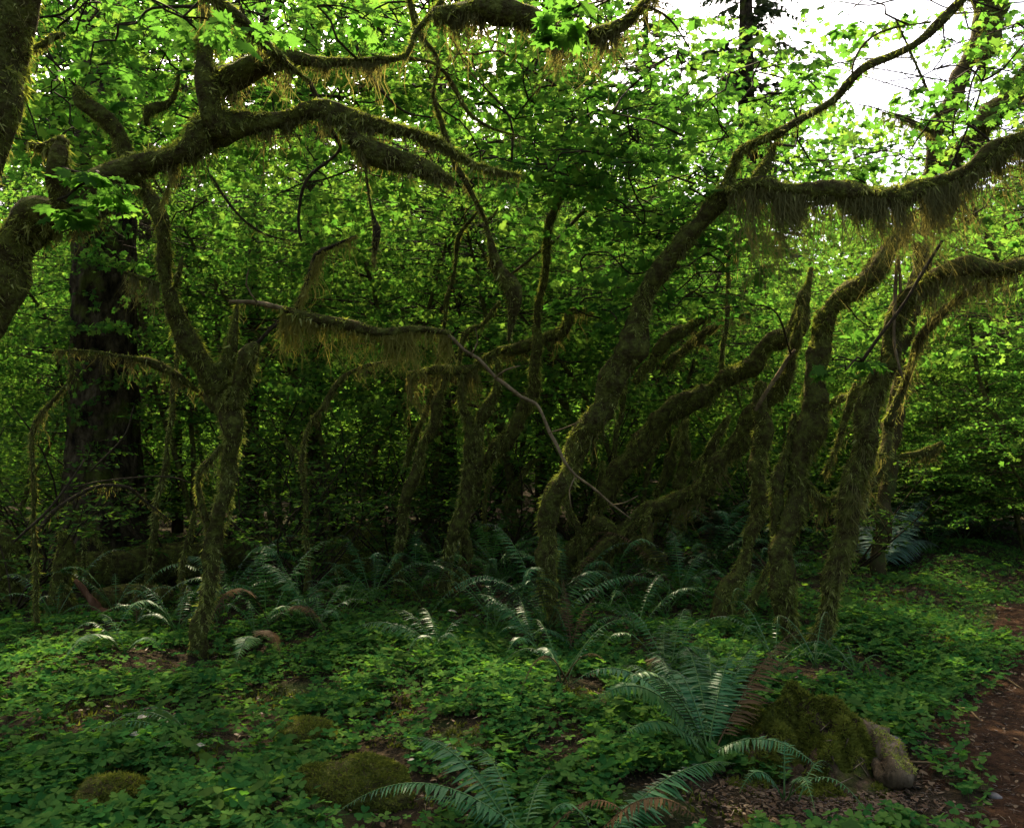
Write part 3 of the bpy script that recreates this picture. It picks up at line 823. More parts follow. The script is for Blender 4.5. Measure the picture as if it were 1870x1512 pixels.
    t.limb('twig', [(910, 380, 8), (900, 395, 10), (888, 402, 10)], 5.2, 5.2, .2, 0, .1, 6)
    for (x, y, dd, r) in [(1065, 12, 3.5, 62), (1040, 25, 3.5, 36), (905, 325, 5.0, 40), (880, 290, 5.4, 45), (980, 300, 5.8, 50), (870, 100, 5.8, 70), (960, 130, 6, 80), (700, 60, 5.6, 60),
                          (760, 160, 6.2, 70), (1010, 200, 6.2, 80), (680, 160, 6.2, 70), (930, 200, 6.4, 70)]:
        t.spray_at(x, y, dd, r, .125, rng.uniform(0, 6.28), 1.0, .12, .42)
    for k in range(36):
        t.spray_at(rng.uniform(-20, 1050), rng.uniform(-70, 70), rng.uniform(5.2, 7.0), rng.uniform(60, 100), .13, rng.uniform(0, 6.28), 1.0, .14, .5)
    sp = [(rng.uniform(-20, 1060), rng.uniform(-60, 470) * rng.uniform(.45, 1), rng.uniform(5.8, 9.6)) for k in range(270)]
    for x, y, dd in sorted(sp, key=lambda q: np.linalg.norm(t.near(P(*q)) - P(*q))):
        t.spray_at(x, y, dd, rng.uniform(60, 105), .13, rng.uniform(0, 6.28), 1.0, .14, .5)
    t.finish(240)

    # --- near trunk at the very left edge
    b = np.array([P(-260, 700, 3.6)[0], 3.6, 0.0]); b[2] = gh(b[0], b[1])
    t = Tree('edge_maple', b, 'thick dark mossy trunk cut off by the upper left edge of the photo')
    t.limb('trunk', [(-230, 1440, 120), (-220, 1000, 110), (-170, 640, 100), (-95, 400, 80), (-30, 280, 72), (2, 190, 72), (24, 90, 74), (38, -10, 74), (50, -120, 70)], 3.6, 3.7, 1.0, 220, .13, 16, .15)
    t.limb('stub', [(60, 90, 16), (95, 68, 22), (118, 62, 12)], 3.65, 3.65, 1.0, 120, .08, 8)
    t.finish(0)

    # --- background mossy stems one can tell apart
    spec = [('thin mossy stem leaning right behind the crossing pair', [(922, 960, 16), (935, 900, 19), (960, 855, 18), (988, 832, 10)], 10.5, 1),
            ('forked dark mossy sapling left of the draped crossbar', [(555, 800, 14), (595, 740, 18), (618, 695, 20), (660, 672, 10), (745, 652, 5)], 8.0, 1),
            ('short dark stem standing behind the crossing pair', [(884, 965, 14), (888, 900, 13), (896, 840, 10), (890, 780, 8)], 9.5, 1),
            ('curved mossy stem just right of the leaning maple foot', [(1060, 985, 20), (1040, 930, 22), (1034, 880, 18), (1040, 840, 9)], 9.0, 1),
            ('crooked mossy stem by the left snag', [(150, 940, 10), (180, 990, 16), (210, 1020, 14)], 8.5, 0),
            ('thin mossy stem right of the big conifer trunk', [(270, 1090, 20), (282, 950, 20), (305, 830, 16), (318, 700, 15), (325, 620, 10)], 8.6, 1),
            ('slim mossy stem left of the Y-shaped maple foot', [(332, 1050, 18), (345, 980, 18), (356, 930, 10)], 7.5, 1),
            ('mossy stem dropping out of the leaves left of the wishbone tree', [(60, 860, 14), (62, 780, 16), (90, 740, 14), (130, 690, 12), (128, 650, 16)], 6.5, 0),
            ('leaning mossy stem among the dark shrubs in the middle', [(600, 960, 18), (590, 900, 16), (560, 850, 12), (520, 800, 8)], 9.5, 0)]
    for lab, pts, dd, rooted in spec:
        bb = P(pts[0][0], pts[0][1], dd); gz = float(gh(bb[0], bb[1]))
        t = Tree('mossy_sapling', np.array([bb[0], bb[1], gz]), lab, 'tree', 'mossy saplings in the thicket')
        if bb[2] > gz + .02:
            k = (bb[2] - gz) / dd * F
            pts = [(pts[0][0] + 8, pts[0][1] + k + 6, pts[0][2] * 1.2), (pts[0][0] + 4, pts[0][1] + k * .5, pts[0][2] * 1.1)] + pts
        t.limb('trunk', pts, dd, dd, .8, 160, .14, 8)
        t.finish(0)


maples()


# ------------------------------------------------------------------ dead stick draped with moss, snags, logs, mounds
def free_tube(name, pts, d0, d1, label, cat, mat, moss=0, hang=0, hl=.2, hmat='hang', seg=9, lump=.08, base=None):
    C, R = world_limb(pts, d0, d1, .02)
    o = None
    base = C[0] if base is None else np.asarray(base)
    a = Acc(); V, Q, T = tube(C, R, seg, lump, abs(int(pts[0][0]))); a.add(V, T=T, Q=Q)
    o = link(name, a.mesh(name, M[mat], base, True), None, tuple(base), label, cat)
    if moss:
        b = Acc(); fuzz(b, C, R, 7000 * moss); link('moss', b.mesh('moss', M['moss'], base), o, kind='stuff')
    if hang:
        b = Acc(); strands(b, C, R, hang, hl); link('hanging_moss', b.mesh('hanging_moss', M[hmat], base), o, kind='stuff')
    return o


def sticks():
    # long fallen dead branch: a moss-draped level part and a bare pale end slanting down to the right
    base = P(425, 550, 5.0)
    root = thing('fallen_branch', base, 'long dead branch, moss-draped on its level part, its bare pale end slanting down right', 'branch')
    def part(name, pts, d0, d1, mat, moss, hang, hl, hmat='hang_pale'):
        C, R = world_limb(pts, d0, d1, .02)
        a = Acc(); V, Q, T = tube(C, R, 9, .1, 3); a.add(V, T=T, Q=Q)
        o = link(name, a.mesh(name, M[mat], base, True), root)
        if moss:
            b = Acc(); fuzz(b, C, R, 8000 * moss); link('moss', b.mesh('moss', M['moss'], base), o, kind='stuff')
        if hang:
            b = Acc(); strands(b, C, R, hang, hl, width=.0022, hanks=8); link('hanging_moss', b.mesh('hanging_moss', M[hmat], base), o, kind='stuff')
    part('branch', [(420, 552, 8), (470, 553, 9), (520, 565, 10)], 5.0, 4.95, 'stick', .5, 90, .1)
    part('branch', [(518, 565, 15), (570, 580, 20), (640, 598, 22), (700, 606, 20), (760, 602, 13), (822, 610, 10)], 4.95, 4.8, 'mossbark', 1.2, 900, .34)
    part('bare_end', [(812, 607, 8), (828, 618, 7), (848, 640, 6), (872, 655, 7), (905, 690, 6), (922, 700, 7.5), (952, 724, 6.5), (978, 737, 7), (990, 758, 6.5), (1003, 790, 6), (1018, 815, 6), (1031, 842, 6), (1052, 868, 5), (1082, 890, 4.6), (1118, 922, 3.6), (1152, 947, 2)], 4.8, 4.5, 'stick', 0, 0, 0)
    for (q, dd) in [([(905, 690, 3.5), (925, 675, 3), (950, 668, 1.6)], 4.7), ([(1003, 790, 3.5), (1030, 782, 2.6), (1062, 768, 1.5)], 4.62), ([(1052, 868, 3), (1040, 895, 2.2), (1043, 925, 1.4)], 4.58), ([(860, 648, 3), (872, 625, 2.4), (868, 600, 1.4)], 4.75), ([(1118, 922, 2.4), (1140, 918, 1.8), (1165, 905, 1.2)], 4.52), ([(470, 553, 4), (450, 520, 3), (455, 490, 1.5)], 4.97)]:
        part('side_twig', q, dd, dd - .08, 'stick', 0, 0, 0)
    part('side_twig', [(650, 430, 3), (606, 452, 8), (578, 468, 12), (560, 515, 8), (538, 570, 8)], 4.9, 4.95, 'twig', .8, 520, .26)
    free_tube('hanging_stick', [(664, 275, 4), (670, 330, 4), (679, 390, 5), (687, 420, 13), (686, 450, 11), (682, 475, 4)], 4.47, 4.6, 'small moss-wrapped twig end hanging left of the upper middle', 'twig', 'twig', .8, 200, .1)
    # thin bare twigs, lower left
    free_tube('dead_twig', [(25, 990, 4), (80, 940, 5), (120, 890, 4), (155, 840, 3)], 5.2, 5.6, 'straight pale dead twig leaning in front of the big conifer trunk', 'twig', 'twig')
    free_tube('arched_twig', [(75, 965, 8), (110, 925, 8), (170, 890, 7), (230, 890, 6), (262, 912, 5), (310, 950, 3)], 5.8, 6.2, 'thin mossy twig arching over the foot of the big conifer', 'twig', 'twig', .5, 110, .07)
    free_tube('dead_twig', [(165, 860, 3), (225, 800, 4), (245, 740, 2)], 6.2, 6.4, 'short pale twig crossing the big conifer trunk', 'twig', 'twig')
    free_tube('dead_twig', [(135, 890, 3), (190, 878, 3), (300, 870, 3), (350, 882, 2)], 6.0, 6.2, 'level hair-thin twig left of the Y-shaped maple', 'twig', 'twig')
    for (x0, y0, x1, y1, w, lab) in [(1772, 1222, 1868, 1262, 5, 'pale curved twig lying across the sorrel at the path edge'),
                                     (1655, 1395, 1780, 1440, 5, 'dark thin stick lying on the path below the stone'),
                                     (1752, 1410, 1782, 1436, 5, 'short pale stick lying on the needle path'),
                                     (1025, 1450, 1140, 1480, 4, 'thin bent twig on the litter between the front ferns'),
                                     (350, 1440, 420, 1390, 4, 'thin dead twig among the big sorrel leaves at lower left'),
                                     (1740, 1300, 1790, 1320, 5, 'short grey twig at the upper edge of the path')]:
        a, c = G(x0, y0), G(x1, y1)
        m = (a + c) / 2 + np.array([.02, .03, .03])
        C = spline(np.vstack([a + UP * .012, m + UP * .01, c + UP * .012]), .04)
        q = Acc(); V, Q, T = tube(C, np.linspace(w / 2 * a[1] / F, w / 4 * a[1] / F, len(C)), 6, .1, 1); q.add(V, T=T, Q=Q)
        link('fallen_twig', q.mesh('fallen_twig', M['stick'], a, True), None, tuple(a), lab, 'twig')


sticks()


def blob(R3, seed, nu=40, nv=24, rough=.12, squash=None):
    """lumpy rounded mound, closed mesh"""
    r2 = np.random.default_rng(seed)
    th = np.linspace(0, np.pi, nv)[:, None]; ph = np.linspace(0, 2 * np.pi, nu, endpoint=False)[None]
    D = np.stack([np.sin(th) * np.cos(ph), np.sin(th) * np.sin(ph), np.cos(th) * np.ones_like(ph)], -1)
    k = np.ones(D.shape[:2])
    for f in (1.5, 2.7, 4.9, 9.0, 16.):
        w = r2.normal(size=(3, 3)) * f
        ph0 = r2.uniform(0, 6, 3)
        for q in range(3):
            k += rough / f ** .75 * np.sin(D @ w[q] + ph0[q])
    V = D * k[..., None] * np.asarray(R3)
    if squash is not None: V = squash(V)
    i = np.arange(nv - 1)[:, None] * nu; j = np.arange(nu)[None]; j2 = (j + 1) % nu
    Q = np.stack([i + j, i + nu + j, i + nu + j2, i + j2], -1).reshape(-1, 4)
    return V.reshape(-1, 3), Q


def surface_fuzz(acc, V, Q, dens, ln, cond=None, droop=.2):
    a, b, c, d = V[Q[:, 0]], V[Q[:, 1]], V[Q[:, 2]], V[Q[:, 3]]
    nr = np.cross(c - a, d - b); ar = np.linalg.norm(nr, axis=1) / 2
    cnt = rng.poisson(ar * dens)
    f = np.repeat(np.arange(len(Q)), cnt)
    if len(f) == 0: return
    u, v = rng.random((2, len(f), 1))
    p = (a[f] * (1 - u) + b[f] * u) * (1 - v) + (d[f] * (1 - u) + c[f] * u) * v
    n = unit(nr[f])
    if cond is not None:
        k = cond(p, n); p, n = p[k], n[k]
    m = len(p)
    if m == 0: return
    L = rng.uniform(*ln, m)
    D = unit(n + rng.normal(size=(m, 3)) * .6 - UP * droop)
    S = unit(np.cross(D, rng.normal(size=(m, 3)))) * (L * rng.uniform(.15, .28, m))[:, None]
    A = np.stack([p - S, p + S, p + D * L[:, None]], 1).reshape(-1, 3)
    cl = .5 + .3 * np.sin(p @ np.array([13., 9, 17])) * np.sin(p @ np.array([-7., 15, 5]))
    acc.add(A, T=np.arange(3 * m).reshape(-1, 3), R=np.repeat(np.clip(cl + rng.normal(size=m) * .2, 0, 1), 3))


def mounds():
    # mossy rotten stump, lower right
    c = G(1470, 1395)
    root = thing('rotten_stump', c, 'low mossy rotten stump with crumbling pale wood beside the needle path', 'stump')
    gx, gy = np.meshgrid(np.linspace(-.72, .62, 120), np.linspace(-.62, .5, 100))
    def ridge(p, q, h0, h1, w):
        d = np.array(q) - np.array(p); t = np.clip(((gx - p[0]) * d[0] + (gy - p[1]) * d[1]) / (d @ d), 0, 1)
        return (h0 + (h1 - h0) * t) * np.exp(-((gx - p[0] - d[0] * t) ** 2 + (gy - p[1] - d[1] * t) ** 2) / w ** 2)
    zz = np.maximum.reduce([ridge((-.04, .08), (.02, .0), .42, .38, .11), ridge((0, .02), (.36, -.22), .36, .10, .075), ridge((0, .02), (-.32, -.06), .32, .12, .09), ridge((.0, 0), (.02, -.38), .26, .06, .11), ridge((-.3, -.1), (-.5, -.4), .14, .05, .11), ridge((.0, .05), (.1, .35), .30, .04, .09), ridge((.15, -.1), (.2, -.42), .16, .05, .07), ridge((-.18, -.03), (-.2, -.4), .2, .06, .08)])
    zz += .05 * np.exp(-(gx ** 2 + (gy + .12) ** 2) / .10)
    r2 = np.random.default_rng(3)
    for k in range(26):
        f = 4 * 1.12 ** k; an = r2.uniform(0, 6.28); zz += (.030 / (1 + .08 * k)) * np.sin(f * (gx * math.cos(an) + gy * math.sin(an)) + r2.uniform(0, 6)) * np.clip(zz * 6 + .15, 0, 1)
    edge = np.clip(np.minimum(np.minimum((gx + .72), (.62 - gx)), np.minimum(gy + .62, .5 - gy)) / .12, 0, 1)
    zz = zz * edge - .05 * (1 - edge) + gh(gx + c[0], gy + c[1]) - c[2] - .008
    V = np.stack([gx, gy, zz], -1).reshape(-1, 3) * [.80, .80, .80]
    i = np.arange(99)[:, None] * 120 + np.arange(119)[None]
    Q = np.stack([i, i + 1, i + 121, i + 120], -1).reshape(-1, 4)
    a = Acc(); a.add(V, Q=Q)
    body = link('stump_body', a.mesh('stump_body', M['stumpsoil'], smooth=True), root)
    def mossy(p, n):
        nz_ = np.sin(p[:, 0] * 21 + 3 * np.sin(p[:, 1] * 13)) + np.sin(p[:, 1] * 25 + 2 * np.sin(p[:, 0] * 17)) + rng.normal(size=len(p)) * .5
        return nz_ > .25 - 9.0 * np.clip(p[:, 2] - .06, 0, .3)
    f = Acc(); surface_fuzz(f, V, Q, 60000, (.008, .030), mossy)
    link('moss', f.mesh('moss', M['moss_ground']), body, kind='stuff')
    for k in range(60):
        i = int(rng.integers(5, 70)) * 120 + int(rng.integers(12, 108))
        p0 = V[i] + UP * .006; tgv = unit(V[i + 1] - V[i]) * rng.normal() + unit(V[i + 120] - V[i]) * rng.normal()
        L = rng.uniform(.03, .10); dv = unit(tgv) * L + UP * rng.uniform(-.005, .015); w = rng.uniform(.002, .006); sd = unit(np.cross(dv, UP)) * w
        V2 = np.array([p0 - sd, p0 + sd, p0 + UP * w, p0 + dv - sd * .4, p0 + dv + sd * .4])
        link('wood_chip', mk_mesh('wood_chip', V2, np.array([[0, 1, 2], [0, 3, 1], [1, 3, 4], [2, 1, 4], [2, 4, 3], [0, 2, 3]]), M['rotwood']), root)
    # broken pale log end right of it, with splinters
    q0, q1 = G(1560, 1378) + UP * .07, G(1655, 1448) + UP * .06
    ax = unit(q1 - q0); C = np.linspace(0, 1, 14)[:, None] * (q1 - q0) + q0
    R = .085 + .02 * np.sin(np.linspace(0, 7, 14)); R[-2:] *= [.8, .5]; R[0] *= .6
    V, Q, T = tube(C, R, 22, .35, 8)
    a = Acc(); a.add(V, Q=Q, T=T)
    lg = thing('rotten_log', (q0 + q1) / 2, 'short crumbling pale log end lying against the mossy stump', 'log')
    lo = link('log_body', a.mesh('log_body', M['rotwood'], (q0 + q1) / 2, False), lg)
    f = Acc(); surface_fuzz(f, V, Q, 15000, (.008, .02), lambda p, n: (n[:, 2] > .3) & (np.sin(p[:, 0] * 30) > 0))
    if f.n: link('moss', f.mesh('moss', M['moss'], (q0 + q1) / 2), lo, kind='stuff')
    side = unit(np.cross(ax, UP))
    for k in range(9):
        p = q1 + side * rng.uniform(-.07, .07) + UP * rng.uniform(-.04, .06) - ax * .08
        e = p + ax * rng.uniform(.05, .13) + UP * rng.uniform(-.05, .03) + side * rng.normal() * .01
        w = rng.uniform(.006, .013)
        V = np.array([p - side * w, p + side * w, p + UP * w, e])
        link('splinter', mk_mesh('splinter', V - (q0 + q1) / 2, np.array([[0, 1, 3], [1, 2, 3], [2, 0, 3], [0, 2, 1]]), M['rotwood']), lg)
    # round stones at the path edge
    for (x, y, r, lab, sd) in [(1630, 1368, .052, 'round grey stone lying at the path edge above the rotten log', 1),
                               (1590, 1352, .02, 'small dark pebble beside the round stone', 2), (1815, 1460, .026, 'small dark lump on the needle path', 4)]:
        p = G(x, y); V, Q = blob((r * 1.15, r, r * .85), sd, 26, 16, .08)
        link('stone', mk_mesh('stone', V, Q, M['stone'], None, True), None, tuple(p + UP * r * .45), lab, 'stone')
    # moss cushions in front
    for (x, y, rx, rz, lab, sd) in [(655, 1440, .25, .14, 'rounded green moss cushion at the bottom, left of the front fern', 5),
                                    (205, 1470, .18, .09, 'small golden-green moss cushion among big sorrel leaves, bottom left', 6),
                                    (1335, 1330, .22, .12, 'low moss hump behind the front ferns on the right', 7),
                                    (560, 1345, .16, .08, 'small flat moss hump in the middle of the sorrel', 9)]:
        p = G(x, y); V, Q = blob((rx, rx * .8, rz), sd, 40, 22, .10)
        a = Acc(); a.add(V, Q=Q)
        o = link('moss_mound', a.mesh('moss_mound', M['mossbark'], smooth=True), None, tuple(p), lab, 'moss')
        f = Acc(); surface_fuzz(f, V, Q, 42000, (.006, .022), lambda p, n: (p[:, 2] > -.03) & (np.sin(p[:, 0] * 19) + np.sin(p[:, 1] * 23 + p[:, 0] * 8) + rng.normal(size=len(p)) * .6 > -1.1), .5)
        link('moss_tufts', f.mesh('moss_tufts', M['moss_ground']), o, kind='stuff')
    # dark round mossy stump in the middle distance
    p = G(650, 1050); V, Q = blob((.36, .34, .46), 12, 44, 28, .10)
    a = Acc(); a.add(V, Q=Q)
    o = link('mossy_stump', a.mesh('mossy_stump', M['mossbark'], smooth=True), None, tuple(p + UP * .12), 'dark round mossy stump hunched in the middle distance behind the ferns', 'stump')
    f = Acc(); surface_fuzz(f, V, Q, 9000, (.015, .04)); link('moss', f.mesh('moss', M['moss']), o, kind='stuff')
    # fallen mossy logs behind the Y-shaped tree
    for (x0, y0, x1, y1, r, lab) in [(120, 1075, 460, 1040, .20, 'fallen mossy log lying behind the Y-shaped maple'), (180, 1118, 300, 1105, .11, 'thin mossy log in front of the larger fallen log'),
                                     (350, 1035, 560, 1005, .16, 'dark log half hidden right of the Y-shaped maple')]:
        a0, a1 = G(x0, y0) + UP * r * .7, G(x1, y1) + UP * r * .7
        C = spline(np.vstack([a0, (a0 + a1) / 2 + UP * .04, a1]), .07); R = np.full(len(C), r) * (1 + .08 * np.sin(np.arange(len(C)) * .7))
        V, Q, T = tube(C, R, 16, .12, 3); a = Acc(); a.add(V, Q=Q, T=T)
        o = link('fallen_log', a.mesh('fallen_log', M['mossbark'], a0, True), None, tuple(a0), lab, 'log')
        f = Acc(); fuzz(f, C, R, 5000, (.015, .04)); strands(f, C, R, 120, .12); link('moss', f.mesh('moss', M['moss'], a0), o, kind='stuff')
    # broken snag, left
    b = G(118, 1125); d = b[1]
    t = Tree('broken_snag', b, 'short broken mossy snag with sunlit red split wood at its foot', 'stump')
    t.limb('trunk', [(120, 1135, 62), (112, 1080, 50), (113, 1035, 42), (118, 1000, 36), (114, 968, 18)], d, d, 1.2, 200, .16, 12, .22)
    C, R = world_limb([(138, 1058, 8), (150, 1075, 14), (163, 1098, 17), (176, 1120, 15), (203, 1114, 3)], d - .12, d - .15, 0)
    V, Q, T = tube(C, R, 7, .6, 4); a = Acc(); a.add(V, Q=Q, T=T)
    link('split_wood', a.mesh('split_wood', M['redwood'], t.base, False), t.o, label='reddish split wood catching the sun')
    # dark broken stump left edge
    b = G(20, 1110)
    t = Tree('edge_snag', b, 'ragged dark stump at the left edge, behind the sunlit snag', 'stump')
    t.limb('trunk', [(18, 1120, 70), (15, 1050, 60), (8, 990, 54), (12, 960, 26)], b[1], b[1], 1.0, 180, .14, 12, .3)


mounds()

# ------------------------------------------------------------------ ferns
_p = np.array([[0, 0, 0], [.105, .06, .0], [.082, .45, -.015], [.0, 1., -.16], [-.078, .45, -.015], [-.060, .06, .0]])
PINNA = (_p, np.array([[0, 1, 5], [1, 2, 4], [1, 4, 5], [2, 3, 4]]))
pinna_mesh = mk_mesh('leaflet', PINNA[0], PINNA[1], M['fern'], np.full(6, .35))


def frond_arrays(R, T, arch, width, npin, roll=0.0):
    t = np.linspace(0, 1, 26)[:, None]
    Cc = R * .45 + T * .55 + UP * arch * 2.0
    Cv = R * (1 - t) ** 2 + 2 * Cc * t * (1 - t) + T * t ** 2
    # pinna bases
    u = np.linspace(.13, .985, npin)
    i = u * 25; a = np.minimum(24, i.astype(int)); f = (i - a)[:, None]
    p = Cv[a] * (1 - f) + Cv[a + 1] * f
    tg = unit(Cv[a + 1] - Cv[a])
    sd = unit(np.cross(tg, UP) + 1e-5)
    nr = unit(np.cross(sd, tg))
    nr = unit(nr + sd * roll); sd = unit(np.cross(tg, nr))
    prof = np.clip((u - .02) / .26, 0, 1) ** .6 * np.clip((1.01 - u) / .62, 0, 1) ** .75
    L = width * np.clip(prof, .07, 1)
    pos, nn, hd, ln = [], [], [], []
    for s in (1, -1):
        h = unit(sd * s + tg * (.22 + .25 * u[:, None]) + rng.normal(size=(npin, 3)) * .09 - nr * (.12 + .10 * np.sin(u * 9 + s)[:, None]))
        n2 = unit(nr + sd * s * .22 + tg * .28 + rng.normal(size=(npin, 3)) * .10)
        pos.append(p); nn.append(n2); hd.append(h); ln.append(L * rng.uniform(.82, 1.08, npin) * np.where(rng.random(npin) < .05, .45, 1.0))
    return Cv, np.vstack(pos), np.vstack(nn), np.vstack(hd), np.concatenate(ln)


def fern(rootpt, tips, label, width=.085, npin=38, mat='fern', single=0, group=None):
    """tips: (point, arch) per frond"""
    R = np.asarray(rootpt, float)
    o = thing('sword_fern', R, label, 'fern', group)
    left = single
    for (T, arch) in tips:
        r = R + np.array([rng.normal() * .02, rng.normal() * .02, .02])
        T = np.asarray(T) + rng.normal(size=3) * .012
        ln = np.linalg.norm(T - r)
        np_ = max(16, int(npin * 1.0 * min(1.35, max(.6, ln / .7))))
        Cv, pos, nn, hd, L = frond_arrays(r, np.asarray(T), arch, width * min(1.25, max(.55, ln / .75)), np_, rng.normal() * .18)
        a = Acc(); V, Q, Tr = tube(Cv, np.linspace(.0042, .0012, len(Cv)), 4); a.add(V, T=Tr, Q=Q, R=.9)
        if left >= len(pos):
            fo = link('frond', a.mesh('frond', M[mat], R), o)
            y = unit(hd - nn * np.sum(hd * nn, 1, keepdims=True)); x = np.cross(y, nn)
            for q in range(len(pos)):
                lf = link('leaflet', pinna_mesh, fo)
                m = np.eye(4); m[:3, 0] = x[q] * L[q]; m[:3, 1] = y[q] * L[q]; m[:3, 2] = nn[q] * L[q]; m[:3, 3] = pos[q] - R
                lf.matrix_basis = Matrix(m.tolist())
            left -= len(pos)
        else:
            place_leaves(a, PINNA, pos, nn, hd, L, np.clip(rng.normal(rng.uniform(.2, .6), .15, len(pos)), 0, 1))
            dead = rng.random() < .10
            fo = link('frond', a.mesh('frond', M['deadfrond' if dead else mat], R), o)
            if dead: fo['label'] = 'withered brown frond'
    return o


def ring_tips(R, n, ln, lift, seed, spread=1.0, az0=0):
    r2 = np.random.default_rng(seed); out = []
    for k in range(n):
        a = az0 + 2 * np.pi * spread * (k + r2.uniform(-.3, .3)) / n
        l = ln * r2.uniform(.75, 1.2); e = r2.uniform(.1, .75) * lift
        out.append((R + np.array([math.cos(a) * l, math.sin(a) * l, e * l]), l * r2.uniform(.20, .42)))
    return out


def sorted_ord(v, vs):
    return ['first', 'second', 'third', 'fourth', 'fifth', 'sixth', 'seventh', 'eighth', 'ninth', 'tenth', 'eleventh', 'twelfth', 'thirteenth', 'fourteenth', 'fifteenth', 'sixteenth', 'seventeenth', 'eighteenth', 'nineteenth', 'twentieth', 'twenty-first'][sorted(vs).index(v)]


